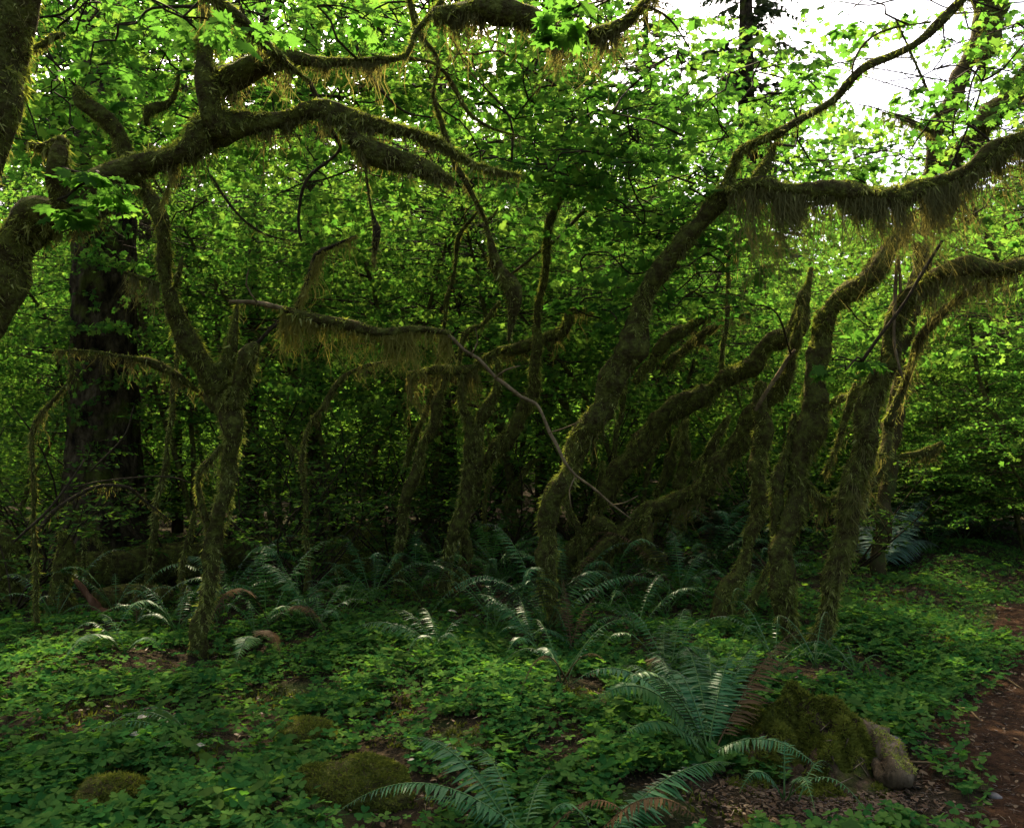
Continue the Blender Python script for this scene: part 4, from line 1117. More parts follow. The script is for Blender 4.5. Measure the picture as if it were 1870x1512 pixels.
def ferns():
    def T(*rows): return [(P(x, y, d), h) for x, y, d, h in rows]
    R = G(965, 1556)
    fern(R, T((718, 1360, 3.62, .16), (852, 1374, 3.55, .12), (612, 1494, 3.05, .16), (770, 1458, 3.35, .07), (1010, 1420, 3.5, .1), (1160, 1500, 2.9, .12)),
         'large sword fern at the bottom centre, broad fronds fanning to the left', .105, 42, 'fern', 300)
    R = G(1090, 1575)
    fern(R, T((1352, 1386, 3.55, .10), (1188, 1474, 3.2, .08), (1290, 1500, 2.8, .14), (1000, 1500, 2.8, .1)), 'sword fern at the bottom edge with one broad frond pointing up right', .115, 44, 'fern', 200)
    R = G(1292, 1402)
    fern(R, T((1036, 1236, 3.75, .20), (1120, 1218, 4.25, .16), (1172, 1206, 4.6, .16), (1240, 1180, 4.7, .16), (1345, 1178, 4.35, .10), (1456, 1150, 4.5, .10), (1130, 1335, 3.5, .12), (1505, 1408, 3.5, .12),
              (1130, 1262, 3.5, .2), (1085, 1290, 3.55, .18), (1290, 1165, 4.8, .12), (1395, 1165, 4.5, .1), (1210, 1240, 4.2, .2)), 'big sword fern left of the rotten stump, long fronds arching every way', .10, 44, 'fern', 300)
    R = G(1440, 1470)
    fern(R, T((1584, 1474, 3.35, .12), (1520, 1415, 3.75, .10), (1350, 1450, 3.4, .1), (1500, 1480, 3.2, .12), (1430, 1370, 3.8, .1)), 'small bluish fern in front of the rotten stump', .085, 30, 'fern')
    R = G(1045, 1198)
    fern(R, T((1028, 1058, 6.3, .05), (1098, 1080, 6.2, .07), (1140, 1128, 6.0, .1), (1000, 1110, 6.0, .08), (970, 1160, 5.8, .1), (1120, 1170, 5.7, .1)), 'upright fern at the foot of the leaning maple', .10, 36)
    R = G(985, 1200)
    fern(R, T((858, 1086, 6.5, .12), (880, 1100, 6.1, .14), (905, 1160, 5.7, .12), (940, 1085, 6.6, .1), (930, 1190, 5.5, .12), (1020, 1230, 5.3, .1)), 'spreading fern left of the leaning maple foot', .10, 36)
    R = G(1215, 1240)
    fern(R, T((1120, 1140, 5.6, .2), (1265, 1126, 5.9, .2), (1090, 1190, 5.2, .18), (1310, 1160, 5.5, .18), (1180, 1260, 4.8, .14), (1300, 1230, 4.9, .16), (1210, 1130, 6.2, .1)), 'arching fern behind the big front fern', .10, 36)
    R = G(795, 1192)
    fern(R, T((690, 1160, 5.9, .12), (765, 1118, 6.5, .12), (862, 1142, 6.2, .12), (705, 1130, 6.4, .14), (740, 1200, 5.5, .12), (850, 1200, 5.5, .14), (630, 1150, 6.2, .12)), 'fern catching sun flecks in the middle of the floor', .10, 34)
    R = G(580, 1150)
    fern(R, T((455, 1036, 7.2, .2), (560, 1060, 7.4, .1), (650, 1075, 7.2, .14), (520, 1115, 6.4, .14), (620, 1150, 6.3, .14), (480, 1150, 6.3, .16), (690, 1110, 7, .14)), 'wide fern right of the Y-shaped maple, long frond arching left', .10, 34)
    R = G(470, 1180)
    fern(R, T((400, 1110, 6.4, .12), (540, 1130, 6.3, .12), (450, 1100, 6.8, .1), (520, 1200, 5.6, .12), (430, 1210, 5.4, .1)), 'fern close behind the right of the Y-shaped maple foot', .09, 32)
    R = G(245, 1150)
    fern(R, T((245, 1078, 7, .03), (285, 1100, 6.8, .06), (205, 1110, 6.8, .08), (310, 1140, 6.3, .1)), 'stiff upright fern left of the Y-shaped maple foot', .08, 32)
    R = G(225, 1195)
    fern(R, T((100, 1222, 5.2, .18), (170, 1140, 6.1, .14), (300, 1190, 5.6, .1), (130, 1165, 5.8, .14)), 'fern at the left with one frond bleached by sun', .10, 34)
    R = G(345, 1345)
    fern(R, T((195, 1325, 4.2, .08), (250, 1300, 4.4, .06), (130, 1360, 4.0, .08)), 'dark low fern frond in the shade at lower left', .08, 34)
    R = G(1610, 1020)
    fern(R, T((1578, 925, 11.8, .08), (1625, 898, 11.9, .1), (1712, 905, 11.6, .22), (1655, 905, 11.8, .12), (1606, 1062, 9.9, .3), (1660, 1046, 10.2, .3), (1556, 965, 11, .2), (1690, 965, 11, .25), (1540, 1010, 10.6, .2), (1720, 1000, 10.8, .2)),
         'fern right of the forked maple, skylight paleness put into its colour', .17, 44, 'fern_skylit')
    for k, (x, y, n, ln, lab) in enumerate([(1760, 985, 9, 1.0, 'dark fern at the far bend of the path'), (1700, 1010, 8, .9, 'fern between the sky-pale fern and the path bend'), (1290, 1040, 9, 1.0, 'fern behind the sprawling maple limbs'),
                                            (1240, 1100, 8, .8, 'fern under the hanging mossy limb tip'), (1360, 1020, 8, 1.0, 'fern behind the broken mossy stems'), (1490, 1225, 6, .42, 'small fern hugging the fork foot'),
                                            (1560, 1240, 5, .35, 'small light fern right of the fork foot'), (890, 1120, 8, .6, 'dim fern behind the spreading fern'), (1170, 1160, 7, .6, 'fern between the arching fern and the sprawling maple'),
                                            (680, 1100, 8, .7, 'fern in front of the dark round stump'), (1030, 1250, 6, .5, 'half-grown fern before the leaning maple foot'), (1420, 1230, 6, .5, 'small fern left of the fork foot'),
                                            (760, 1080, 7, .7, 'dim fern by the slender maple foot'), (420, 1100, 7, .8, 'fern behind the Y-shaped maple'), (1840, 960, 8, 1.0, 'last fern visible along the far path edge')]):
        R = G(x, y)
        fern(R, ring_tips(R, n, ln, .9, 40 + k), lab, .09 * max(.5, ln / .8), 30)
    spots = []
    r2 = np.random.default_rng(21)
    while len(spots) < 21:
        x, y = r2.uniform(20, 1420), r2.uniform(1035, 1165)
        if 90 < x < 480 and 1040 < y < 1125 or abs(x - 650) < 70 and y < 1110 or x < 90: continue
        if all((x - a) ** 2 + 4 * (y - b) ** 2 > 85 ** 2 for a, b in spots): spots.append((x, y))
    for k, (x, y) in enumerate(spots):
        R = G(x, y); ln = r2.uniform(.5, .85)
        fern(R, ring_tips(R, int(r2.integers(6, 10)), ln, 1.0, 140 + k), sorted_ord(x, [q[0] for q in spots]) + ' sword fern from the left in the dim fern bed under the stems', .085 * max(.6, ln / .8), 28, 'fern' if k % 3 else 'fern_fresh', 0, 'ferns in the bed under the stems')
    R = G(895, 1060)
    fern(R, ring_tips(R, 9, .75, 1.1, 77), 'fresh bright green fern behind the crossing stems', .10, 32, 'fern_fresh')
    R = G(1330, 960)
    fern(R, ring_tips(R, 8, .9, .9, 79), 'fresh green fern far behind the broken stems', .10, 32, 'fern_fresh')


ferns()

# ------------------------------------------------------------------ scattered ground cover (uncountable)
def heart_leaflet():
    # heart-shaped leaflet folded along its midrib, notch at the far end
    x = [0, .30, .50, .46, .24, 0]; y = [0, .28, .62, .88, 1.0, .84]
    R_ = [(a, b, .16 * a) for a, b in zip(x, y)]; L_ = [(-a, b, .16 * a) for a, b in zip(x[1:-1], y[1:-1])]
    V = np.array(R_ + L_)   # 0..5, 6..9
    T = [[0, 1, 5], [1, 2, 5], [2, 3, 5], [3, 4, 5], [0, 5, 6], [6, 5, 7], [7, 5, 8], [8, 5, 9]]
    return V, np.array(T)


HEART = heart_leaflet()


def trefoil(seed, stem=1.3):
    r2 = np.random.default_rng(seed); a = Acc()
    for k in range(3):
        an = k * 2.094 + r2.normal() * .12
        hd = np.array([math.cos(an), math.sin(an), -.10 + r2.normal() * .18])
        place_leaves(a, HEART, [[0, 0, 0]], [UP + r2.normal(size=3) * .12], [hd], [r2.uniform(.9, 1.1)], np.array([r2.uniform(.1, .9)]))
    C = np.array([[.25 * r2.normal(), .25 * r2.normal(), -stem], [.05, .05, -stem * .5], [0, 0, -.01]])
    V, Q, T = tube(spline(C, .5), np.full(len(spline(C, .5)), .022), 3); a.add(V, T=T, Q=Q, R=.9)
    return a


def scatter(name, pts, rot, scl, meshes, label, cat, kind='stuff'):
    """one object: instances on points by geometry nodes"""
    colv = bpy.data.collections.new(name + '_shapes')
    for k, me in enumerate(meshes):
        o = bpy.data.objects.new(name + '_shape', me); colv.objects.link(o)
    me = bpy.data.meshes.new(name)
    me.vertices.add(len(pts)); me.vertices.foreach_set('co', np.asarray(pts, np.float32).ravel())
    at = me.attributes.new('rot', 'FLOAT_VECTOR', 'POINT'); at.data.foreach_set('vector', np.asarray(rot, np.float32).ravel())
    at = me.attributes.new('scl', 'FLOAT', 'POINT'); at.data.foreach_set('value', np.asarray(scl, np.float32))
    o = link(name, me, label=label, cat=cat, kind=kind)
    g = bpy.data.node_groups.new(name, 'GeometryNodeTree')
    g.interface.new_socket('Geometry', in_out='INPUT', socket_type='NodeSocketGeometry')
    g.interface.new_socket('Geometry', in_out='OUTPUT', socket_type='NodeSocketGeometry')
    gi = g.nodes.new('NodeGroupInput'); go = g.nodes.new('NodeGroupOutput')
    ci = g.nodes.new('GeometryNodeCollectionInfo'); ci.inputs['Collection'].default_value = colv
    ci.inputs['Separate Children'].default_value = True; ci.inputs['Reset Children'].default_value = True
    ip = g.nodes.new('GeometryNodeInstanceOnPoints'); ip.inputs['Pick Instance'].default_value = True
    ra = g.nodes.new('GeometryNodeInputNamedAttribute'); ra.data_type = 'FLOAT_VECTOR'; ra.inputs['Name'].default_value = 'rot'
    sa = g.nodes.new('GeometryNodeInputNamedAttribute'); sa.data_type = 'FLOAT'; sa.inputs['Name'].default_value = 'scl'
    er = g.nodes.new('FunctionNodeEulerToRotation')
    rv = g.nodes.new('FunctionNodeRandomValue'); rv.data_type = 'INT'
    for s in rv.inputs:
        if s.name == 'Max' and s.type == 'INT': s.default_value = len(meshes) - 1
        if s.name == 'Min' and s.type == 'INT': s.default_value = 0
    L = g.links.new
    L(gi.outputs[0], ip.inputs['Points']); L(ci.outputs[0], ip.inputs['Instance'])
    L(ra.outputs[0], er.inputs[0]); L(er.outputs[0], ip.inputs['Rotation']); L(sa.outputs[0], ip.inputs['Scale'])
    L([s for s in rv.outputs if s.type == 'INT'][0], ip.inputs['Instance Index'])
    L(ip.outputs[0], go.inputs[0])
    md = o.modifiers.new('scatter', 'NODES'); md.node_group = g
    return o


def patch_noise(x, y, s, seed):
    r2 = np.random.default_rng(seed); v = np.zeros_like(x)
    for k in range(6):
        w = r2.normal(size=2) * s * (1 + k * .5); v += np.sin(x * w[0] + y * w[1] + r2.uniform(0, 6)) / (1 + k * .35)
    return v


# (x px, y px, radius px across, radius px deep) kept free of sorrel: litter, mounds, stump, log
BARE = [(1470, 1390, 105, 70), (1640, 1440, 100, 70), (1440, 1480, 190, 42), (1250, 1480, 130, 60), (655, 1425, 90, 70), (215, 1460, 55, 40), (830, 1340, 60, 30), (1060, 1260, 50, 24), (560, 1345, 40, 24)]


def near_clear(x, y):
    keep = np.ones(len(x), bool)
    for (cx, cy, rx, ry) in BARE:
        c = G(cx, cy); e = G(cx + rx, cy); f = G(cx, cy - ry); g2 = G(cx, cy + ry)
        a = abs(e[0] - c[0]); bb = (f[1] - g2[1]) / 2 + .02
        keep &= ((x - c[0]) / a) ** 2 + ((y - c[1]) / bb) ** 2 > rng.uniform(.7, 1.3, len(x))
    return keep


def groundcover():
    n = 175000
    y = rng.uniform(2.7, 14, n); x = rng.uniform(-1, 1, n) * (y * .66 + .4)
    dens = np.clip(.74 + .34 * patch_noise(x, y, 1.9, 3) - .02 * (y - 4), .06, 1)
    dens *= np.where(y > 7.2, .45, 1.0)
    dens *= np.where((x < -1.2) & (y < 4.9) & (y > 4.2), .35, 1)
    pe = path_edge(y) + .12 * np.sin(y * 2.3)
    dens *= np.clip((pe - x + .25) / .55, 0, 1)
    dens *= np.where(x > 1.0, 1.25, .85)
    k = rng.random(n) < dens
    x, y = x[k], y[k]
    k = near_clear(x, y); x, y = x[k], y[k]
    big = np.clip(1.15 - .03 * (y - 3), .8, 1.15)
    s = rng.uniform(.016, .034, len(x)) * big
    z = gh(x, y) + s * rng.uniform(.9, 2.6, len(x))
    pts = np.stack([x, y, z], -1)
    rot = np.stack([rng.normal(size=len(x)) * .28, rng.normal(size=len(x)) * .28, rng.uniform(0, 6.28, len(x))], -1)
    meshes = [trefoil(k, 1.5).mesh('sorrel_shape', M['sorrel']) for k in range(5)]
    scatter('sorrel_carpet', pts, rot, s, meshes, 'carpet of three-leaved green wood sorrel over the forest floor', 'ground cover')
    # big single sorrel plants nearest the camera, lower left
    hm = mk_mesh('leaflet', HEART[0], HEART[1], M['sorrel'], np.full(len(HEART[0]), .45))
    r2 = np.random.default_rng(4)
    spots = []
    while len(spots) < 46:
        px, py = r2.uniform(10, 640), r2.uniform(1370, 1500)
        if abs(px - 205) < 45 and abs(py - 1465) < 35 or all((px - a) ** 2 + (py - b) ** 2 < 1 for a, b in spots) and spots: continue
        if any((px - a) ** 2 + 3 * (py - b) ** 2 < 34 ** 2 for a, b in spots): continue
        if px > 540 and py > 1380: continue
        spots.append((px, py))
    for (px, py) in spots:
        p = G(px, py); hgt = r2.uniform(.05, .11); s0 = r2.uniform(.032, .045)
        o = thing('wood_sorrel', p, 'large-leaved wood sorrel plant in the cluster at the bottom left', 'plant', 'large wood sorrel plants at the bottom left')
        c = np.array([r2.normal() * .015, r2.normal() * .015, hgt])
        C = spline(np.vstack([[0, 0, 0], c * [.3, .3, .6], c]), .02)
        a = Acc(); V, Q, T = tube(C, np.full(len(C), .0016), 4); a.add(V, T=T, Q=Q, R=.9)
        link('stem', a.mesh('stem', M['sorrel']), o)
        a0 = r2.uniform(0, 6.28); tl = r2.normal(size=3) * .22
        for k in range(3):
            an = a0 + 2.094 * k + r2.normal() * .1
            nr = unit(UP + tl + r2.normal(size=3) * .12); hd = np.array([math.cos(an), math.sin(an), -.12])
            yv = unit(hd - nr * np.dot(hd, nr)); xv = np.cross(yv, nr)
            lf = link('leaflet', hm, o); m = np.eye(4)
            m[:3, 0] = xv * s0; m[:3, 1] = yv * s0; m[:3, 2] = nr * s0; m[:3, 3] = c
            lf.matrix_basis = Matrix(m.tolist())
    # needles, crumbs and dead leaves
    n = 26000
    y = 2.6 + rng.random(n) ** 1.6 * 9; x = rng.uniform(-1, 1, n) * (y * .64 + .4)
    pe = path_edge(y); on = (x > pe - .25)
    k = on | (rng.random(n) < .42)
    x, y = x[k], y[k]
    ex = rng.normal(size=2600) * .34 + G(1500, 1470)[0]; ey = rng.normal(size=2600) * .20 + G(1500, 1470)[1]
    x = np.concatenate([x, ex]); y = np.concatenate([y, ey])
    nd_m = []
    for q in range(3):
        L = .5; w = .03
        c = spline(np.array([[-.5, 0, 0], [0, .06 * (q - 1), .03], [.5, 0, 0]]), .2)
        V, Q, T = tube(c, np.full(len(c), .028), 3); a = Acc(); a.add(V, T=T, Q=Q, R=.25 + .3 * q); nd_m.append(a.mesh('needle_shape', M['litter']))
    for q in range(3):
        a = Acc(); place_leaves(a, OVAL, [[0, -.3, 0]], [UP], [[0, 1, .1]], [.7], np.array([.3 + .3 * q])); nd_m.append(a.mesh('crumb_shape', M['litter']))
    s = rng.uniform(.018, .055, len(x)) ** 1.0
    rot = np.stack([rng.normal(size=len(x)) * .25, rng.normal(size=len(x)) * .25, rng.uniform(0, 6.28, len(x))], -1)
    scatter('needle_litter', np.stack([x, y, gh(x, y) + .012 + .006 * rng.random(len(x))], -1), rot, s, nd_m, 'brown needles and crumbled leaves littering the path and floor', 'litter')
    # carpet moss between the sorrel
    n = 30000
    y = rng.uniform(2.8, 9, n); x = rng.uniform(-1, 1, n) * (y * .64 + .3)
    k = (patch_noise(x, y, 2.6, 8) > .2) & (x < path_edge(y) - .1); x, y = x[k], y[k]
    a = Acc()
    m = len(x); L = rng.uniform(.015, .04, m); b = np.stack([x, y, gh(x, y) - .004], -1)
    for q in range(3):
        D = unit(UP + rng.normal(size=(m, 3)) * .6); S = unit(np.cross(D, rng.normal(size=(m, 3)))) * (L * .22)[:, None]
        a.add(np.stack([b - S, b + S, b + D * L[:, None]], 1).reshape(-1, 3), T=np.arange(3 * m).reshape(-1, 3), R=np.repeat(np.clip(rng.normal(.4, .2, m), 0, 1), 3))
    link('floor_moss', a.mesh('floor_moss', M['moss_ground']), label='patches of short olive moss growing between the sorrel', cat='moss', kind='stuff')
    # seedlings and broad-leaved herbs standing among the sorrel
    hs = []
    for q in range(4):
        a = Acc(); r2 = np.random.default_rng(60 + q); n = [3, 5, 7, 2][q]
        for k in range(n):
            an = k * 2.4 + r2.uniform(0, 1); zz = .5 + .5 * k / n; hd = np.array([math.cos(an), math.sin(an), r2.uniform(-.2, .3)])
            if q == 3: place_leaves(a, MAPLE_MID, [hd * .35 + UP * zz], [UP + hd * .3 + r2.normal(size=3) * .2], [hd], [.42], np.array([.3]))
            else: place_leaves(a, OVAL, [hd * .05 + UP * zz], [UP + r2.normal(size=3) * .3], [hd], [r2.uniform(.4, .65)], np.array([r2.random()]))
        V, Q, T = tube(np.array([[.05, 0, -.1], [0, .02, .4], [0, 0, 1.0]]), np.array([.014, .012, .006]), 4); a.add(V, T=T, Q=Q, R=.9)
        hs.append(a.mesh('herb_shape', M['huckle']))
    n = 900
    y = rng.uniform(3.2, 10, n); x = rng.uniform(-1, 1, n) * (y * .62); k = (x < path_edge(y) - .15) & near_clear(x, y) & (patch_noise(x, y, 1.3, 15) > -.3); x, y = x[k], y[k]
    scatter('forest_herbs', np.stack([x, y, gh(x, y)], -1), np.stack([rng.normal(size=len(x)) * .15, rng.normal(size=len(x)) * .15, rng.uniform(0, 6.28, len(x))], -1), rng.uniform(.07, .17, len(x)), hs, 'scattered seedlings and small leafy herbs standing above the sorrel', 'herbs')
    # pale fallen leaves
    me = mk_mesh('fallen_leaf', OVAL[0] * [1.5, 1, 2], OVAL[1], M['paleleaf'], np.full(6, .5))
    for (px, py, sz, lab) in [(290, 1385, .075, 'pale grey fallen leaf, largest in the lower left sorrel'), (315, 1388, .06, 'pale fallen leaf just right of the largest one'), (268, 1338, .05, 'round pale leaf in the dark fern at lower left'),
                              (375, 1392, .05, 'cream fallen leaf right of the pale pair'), (255, 1362, .05, 'small pale leaf above the largest pale leaf'), (745, 1418, .03, 'tiny pale leaf at the moss cushion'),
                              (870, 1140, .10, 'white fallen leaf among the sunlit ferns'), (835, 1130, .08, 'cream fallen leaf left of the white one'), (805, 1195, .07, 'pale dead leaf edge below the sunlit fern')]:
        p = G(px, py) + UP * rng.uniform(.05, .09)
        o = link('fallen_leaf', me, None, tuple(p), lab, 'leaf'); o.scale = (sz, sz, sz)
        o.rotation_euler = (rng.normal() * .4, rng.normal() * .4, rng.uniform(0, 6.28))


groundcover()


# ------------------------------------------------------------------ background trees: variants copied tree by tree
def maple_variant(seed, h, nspray, leaf, spread, low=.30):
    """multi-stemmed understory maple: arching stems, twigs, layered sprays"""
    global rng
    keep, rng = rng, np.random.default_rng(seed)
    tr, tw, lv = Acc(), Acc(), []
    stems = []
    for k in range(2):
        a = rng.uniform(0, 6.28); lean = rng.uniform(.35, .95) * spread
        K = [[rng.normal() * .1, rng.normal() * .1, -.1, .038]]
        for q in range(1, 6):
            t = q / 5
            K.append([math.cos(a) * lean * t ** 1.4 * h * .6 + rng.normal() * .08, math.sin(a) * lean * t ** 1.4 * h * .6 + rng.normal() * .08, h * (t - .10 * t * t), .038 * (1 - t * .75)])
        S = spline(np.array(K), .15)
        V, Q, T = tube(S[:, :3], np.maximum(S[:, 3], .01), 7, .15, seed + k); tr.add(V, T=T, Q=Q)
        fuzz(tr, S[:, :3], np.maximum(S[:, 3], .01), 1500, (.02, .05))
        strands(tr, S[:, :3], np.maximum(S[:, 3], .01), 25, .2)
        stems.append(S)
    for k in range(nspray):
        S = stems[k % 2]
        t = low + (1 - low) * rng.random() ** 1.25
        p = S[int(t * (len(S) - 1)), :3]
        a = rng.uniform(0, 6.28); D = np.array([math.cos(a), math.sin(a), rng.uniform(-.05, .45)])
        ln = rng.uniform(.5, 1.5) * spread
        C = twig_curve(p, D, ln, .08, .12, 6); tw.add(*_tw(C, np.linspace(.007, .003, 6), 4))
        spray(C[-1], C[-1] - C[-2] + rng.normal(size=3) * .02, rng.uniform(.6, 1.0), leaf, tw, lv, .22, .0028, .62, 1.0)
    cr = Acc(); place_leaves(cr, MAPLE_LO, *leaves_arrays(lv))
    rng = keep
    return dict(trunk=tr.mesh('trunk', M['mossbark']), twigs=tw.mesh('twigs', M['twig']), crown=cr.mesh('crown', M['maple']))


def shrub_variant(seed, h, r, n):
    global rng
    keep, rng = rng, np.random.default_rng(seed)
    tw, lv = Acc(), Acc()
    pos, nn, hd, sz = [], [], [], []
    for k in range(9):
        a = rng.uniform(0, 6.28); C = twig_curve(np.zeros(3), [math.cos(a) * r, math.sin(a) * r, h * rng.uniform(.7, 1.1)], math.hypot(h, r) * rng.uniform(.6, 1), .12, .15, 8)
        tw.add(*_tw(C, np.linspace(.012, .004, 8), 4))
        for q in range(n // 9 // 14):
            p = C[rng.integers(2, 8)] + rng.normal(size=3) * .03; a2 = rng.uniform(0, 6.28)
            S = twig_curve(p, [math.cos(a2), math.sin(a2), rng.uniform(-.1, .3)], rng.uniform(.2, .5), .12, .1, 5); tw.add(*_tw(S, np.linspace(.003, .0015, 5), 3))
            for w in range(14):
                i = rng.uniform(.5, 4); b = int(min(3, i)); p2 = S[b] + (S[b + 1] - S[b]) * (i - b); d = unit(S[b + 1] - S[b]); s = unit(np.cross(d, UP)) * (1 if w % 2 else -1)
                pos.append(p2); nn.append(UP + rng.normal(size=3) * .3); hd.append(d * .6 + s + rng.normal(size=3) * .2); sz.append(rng.uniform(.035, .07))
    place_leaves(lv, OVAL, np.array(pos), np.array(nn), np.array(hd), np.array(sz))
    rng = keep
    return dict(twigs=tw.mesh('twigs', M['twig']), crown=lv.mesh('crown', M['huckle']))


def conifer_variant(seed, h, r, low, nb, bl):
    global rng
    keep, rng = rng, np.random.default_rng(seed)
    tr, cr = Acc(), Acc()
    z = np.linspace(-.3, h, 30)
    C = np.stack([.15 * np.sin(z * .2 + seed), .15 * np.cos(z * .17), z], -1)
    R = r * (1 - z / h * .93) * (1 + .45 * np.exp(-np.clip(z, 0, None) / .5))
    V, Q, T = tube(C, R, 18, .05, seed); tr.add(V, T=T, Q=Q)
    for k in range(nb):
        t = low + (1 - low) * ((k + rng.random()) / nb)
        p = np.array([np.interp(t * h, z, C[:, 0]), np.interp(t * h, z, C[:, 1]), t * h])
        a = rng.uniform(0, 6.28); l = bl * (1.05 - t * .85) * rng.uniform(.6, 1.1)
        B = twig_curve(p, [math.cos(a), math.sin(a), rng.uniform(-.15, .25)], l, .28, .06, 7)
        tr.add(*_tw(B, np.linspace(.03, .006, 7), 4))
        m = int(46 * l / bl) + 8
        u = rng.uniform(.15, 1, m) * 5.99; b = u.astype(int); f = (u - b)[:, None]
        q = B[b] * (1 - f) + B[b + 1] * f; d = unit(B[b + 1] - B[b]); s = unit(np.cross(d, UP)) * rng.choice([-1, 1], m)[:, None]
        hd = unit(d * .7 + s + rng.normal(size=(m, 3)) * .2 - UP * .35); L = l * .24 * (1.1 - u / 7) * rng.uniform(.6, 1.2, m)
        # each side twig a comb of needle tufts
        for w in np.linspace(.08, .95, 7):
            for sg in (-1, 1):
                pp = q + hd * (L * w)[:, None]
                sd = unit(np.cross(hd, UP)) * sg
                D = unit(hd * .8 + sd + rng.normal(size=(m, 3)) * .25); ll = (L * .46 * (1.1 - w * .6))
                S = unit(np.cross(D, UP) + 1e-4) * (ll * .42)[:, None]
                cr.add(np.stack([pp - S, pp + S, pp + D * ll[:, None] - UP * (ll * .15)[:, None]], 1).reshape(-1, 3), T=np.arange(3 * m).reshape(-1, 3), R=np.repeat(rng.random(m), 3))
    rng = keep
    return dict(trunk=tr.mesh('trunk', M['conbark']), crown=cr.mesh('crown', M['needle']))


def put(variant, name, x, y, s, rz, label, cat, group=None, sz=None, tilt=0.0, flat=1.0):
    o = thing(name, (x, y, float(gh(x, y))), label, cat, group)
    o.scale = (s, s * flat, sz or s); o.rotation_euler = (tilt, 0, rz)
    for k, me in variant.items():
        if k == 'crown' and name == 'vine_maple':
            me = carve(me, o)
        link(k, me, o, kind='stuff' if k in ('twigs',) else None)
    return o


def carve(me, o):
    """the crown without the leaves that would close the openings in GAPS"""
    nv = len(MAPLE_LO[0]); n = len(me.vertices) // nv
    V = np.empty(len(me.vertices) * 3, np.float32); me.vertices.foreach_get('co', V); V = V.reshape(n, nv, 3)
    Mx = np.array(Matrix.LocRotScale(o.location, o.rotation_euler, o.scale))
    c = V[:, 0] @ Mx[:3, :3].T + Mx[:3, 3]
    bad = np.zeros(n, bool)
    for t, r in GAPS:
        v = c - t; k = v @ SUN_DIR
        bad |= (k > .25) & (np.linalg.norm(v - k[:, None] * SUN_DIR, axis=1) < r)
    if bad.sum() < 30 or o.location.y > 13: return me
    R_ = np.empty(n * nv, np.float32); me.attributes['rnd'].data.foreach_get('value', R_)
    V = V[~bad]; m = len(V)
    T = (MAPLE_LO[1][None] + (np.arange(m) * nv)[:, None, None]).reshape(-1, 3)
    return mk_mesh('crown', V.reshape(-1, 3), T, M['maple'], R_.reshape(n, nv)[~bad].ravel())


ORD = ['first', 'second', 'third', 'fourth', 'fifth', 'sixth', 'seventh', 'eighth', 'ninth', 'tenth', 'eleventh', 'twelfth', 'thirteenth', 'fourteenth', 'fifteenth', 'sixteenth', 'seventeenth', 'eighteenth', 'nineteenth', 'twentieth',
       'twenty-first', 'twenty-second', 'twenty-third', 'twenty-fourth', 'twenty-fifth']


def rank(v, vs): return ORD[sorted(vs).index(v)]


def atx(px, y): return (px - W / 2) / F * y


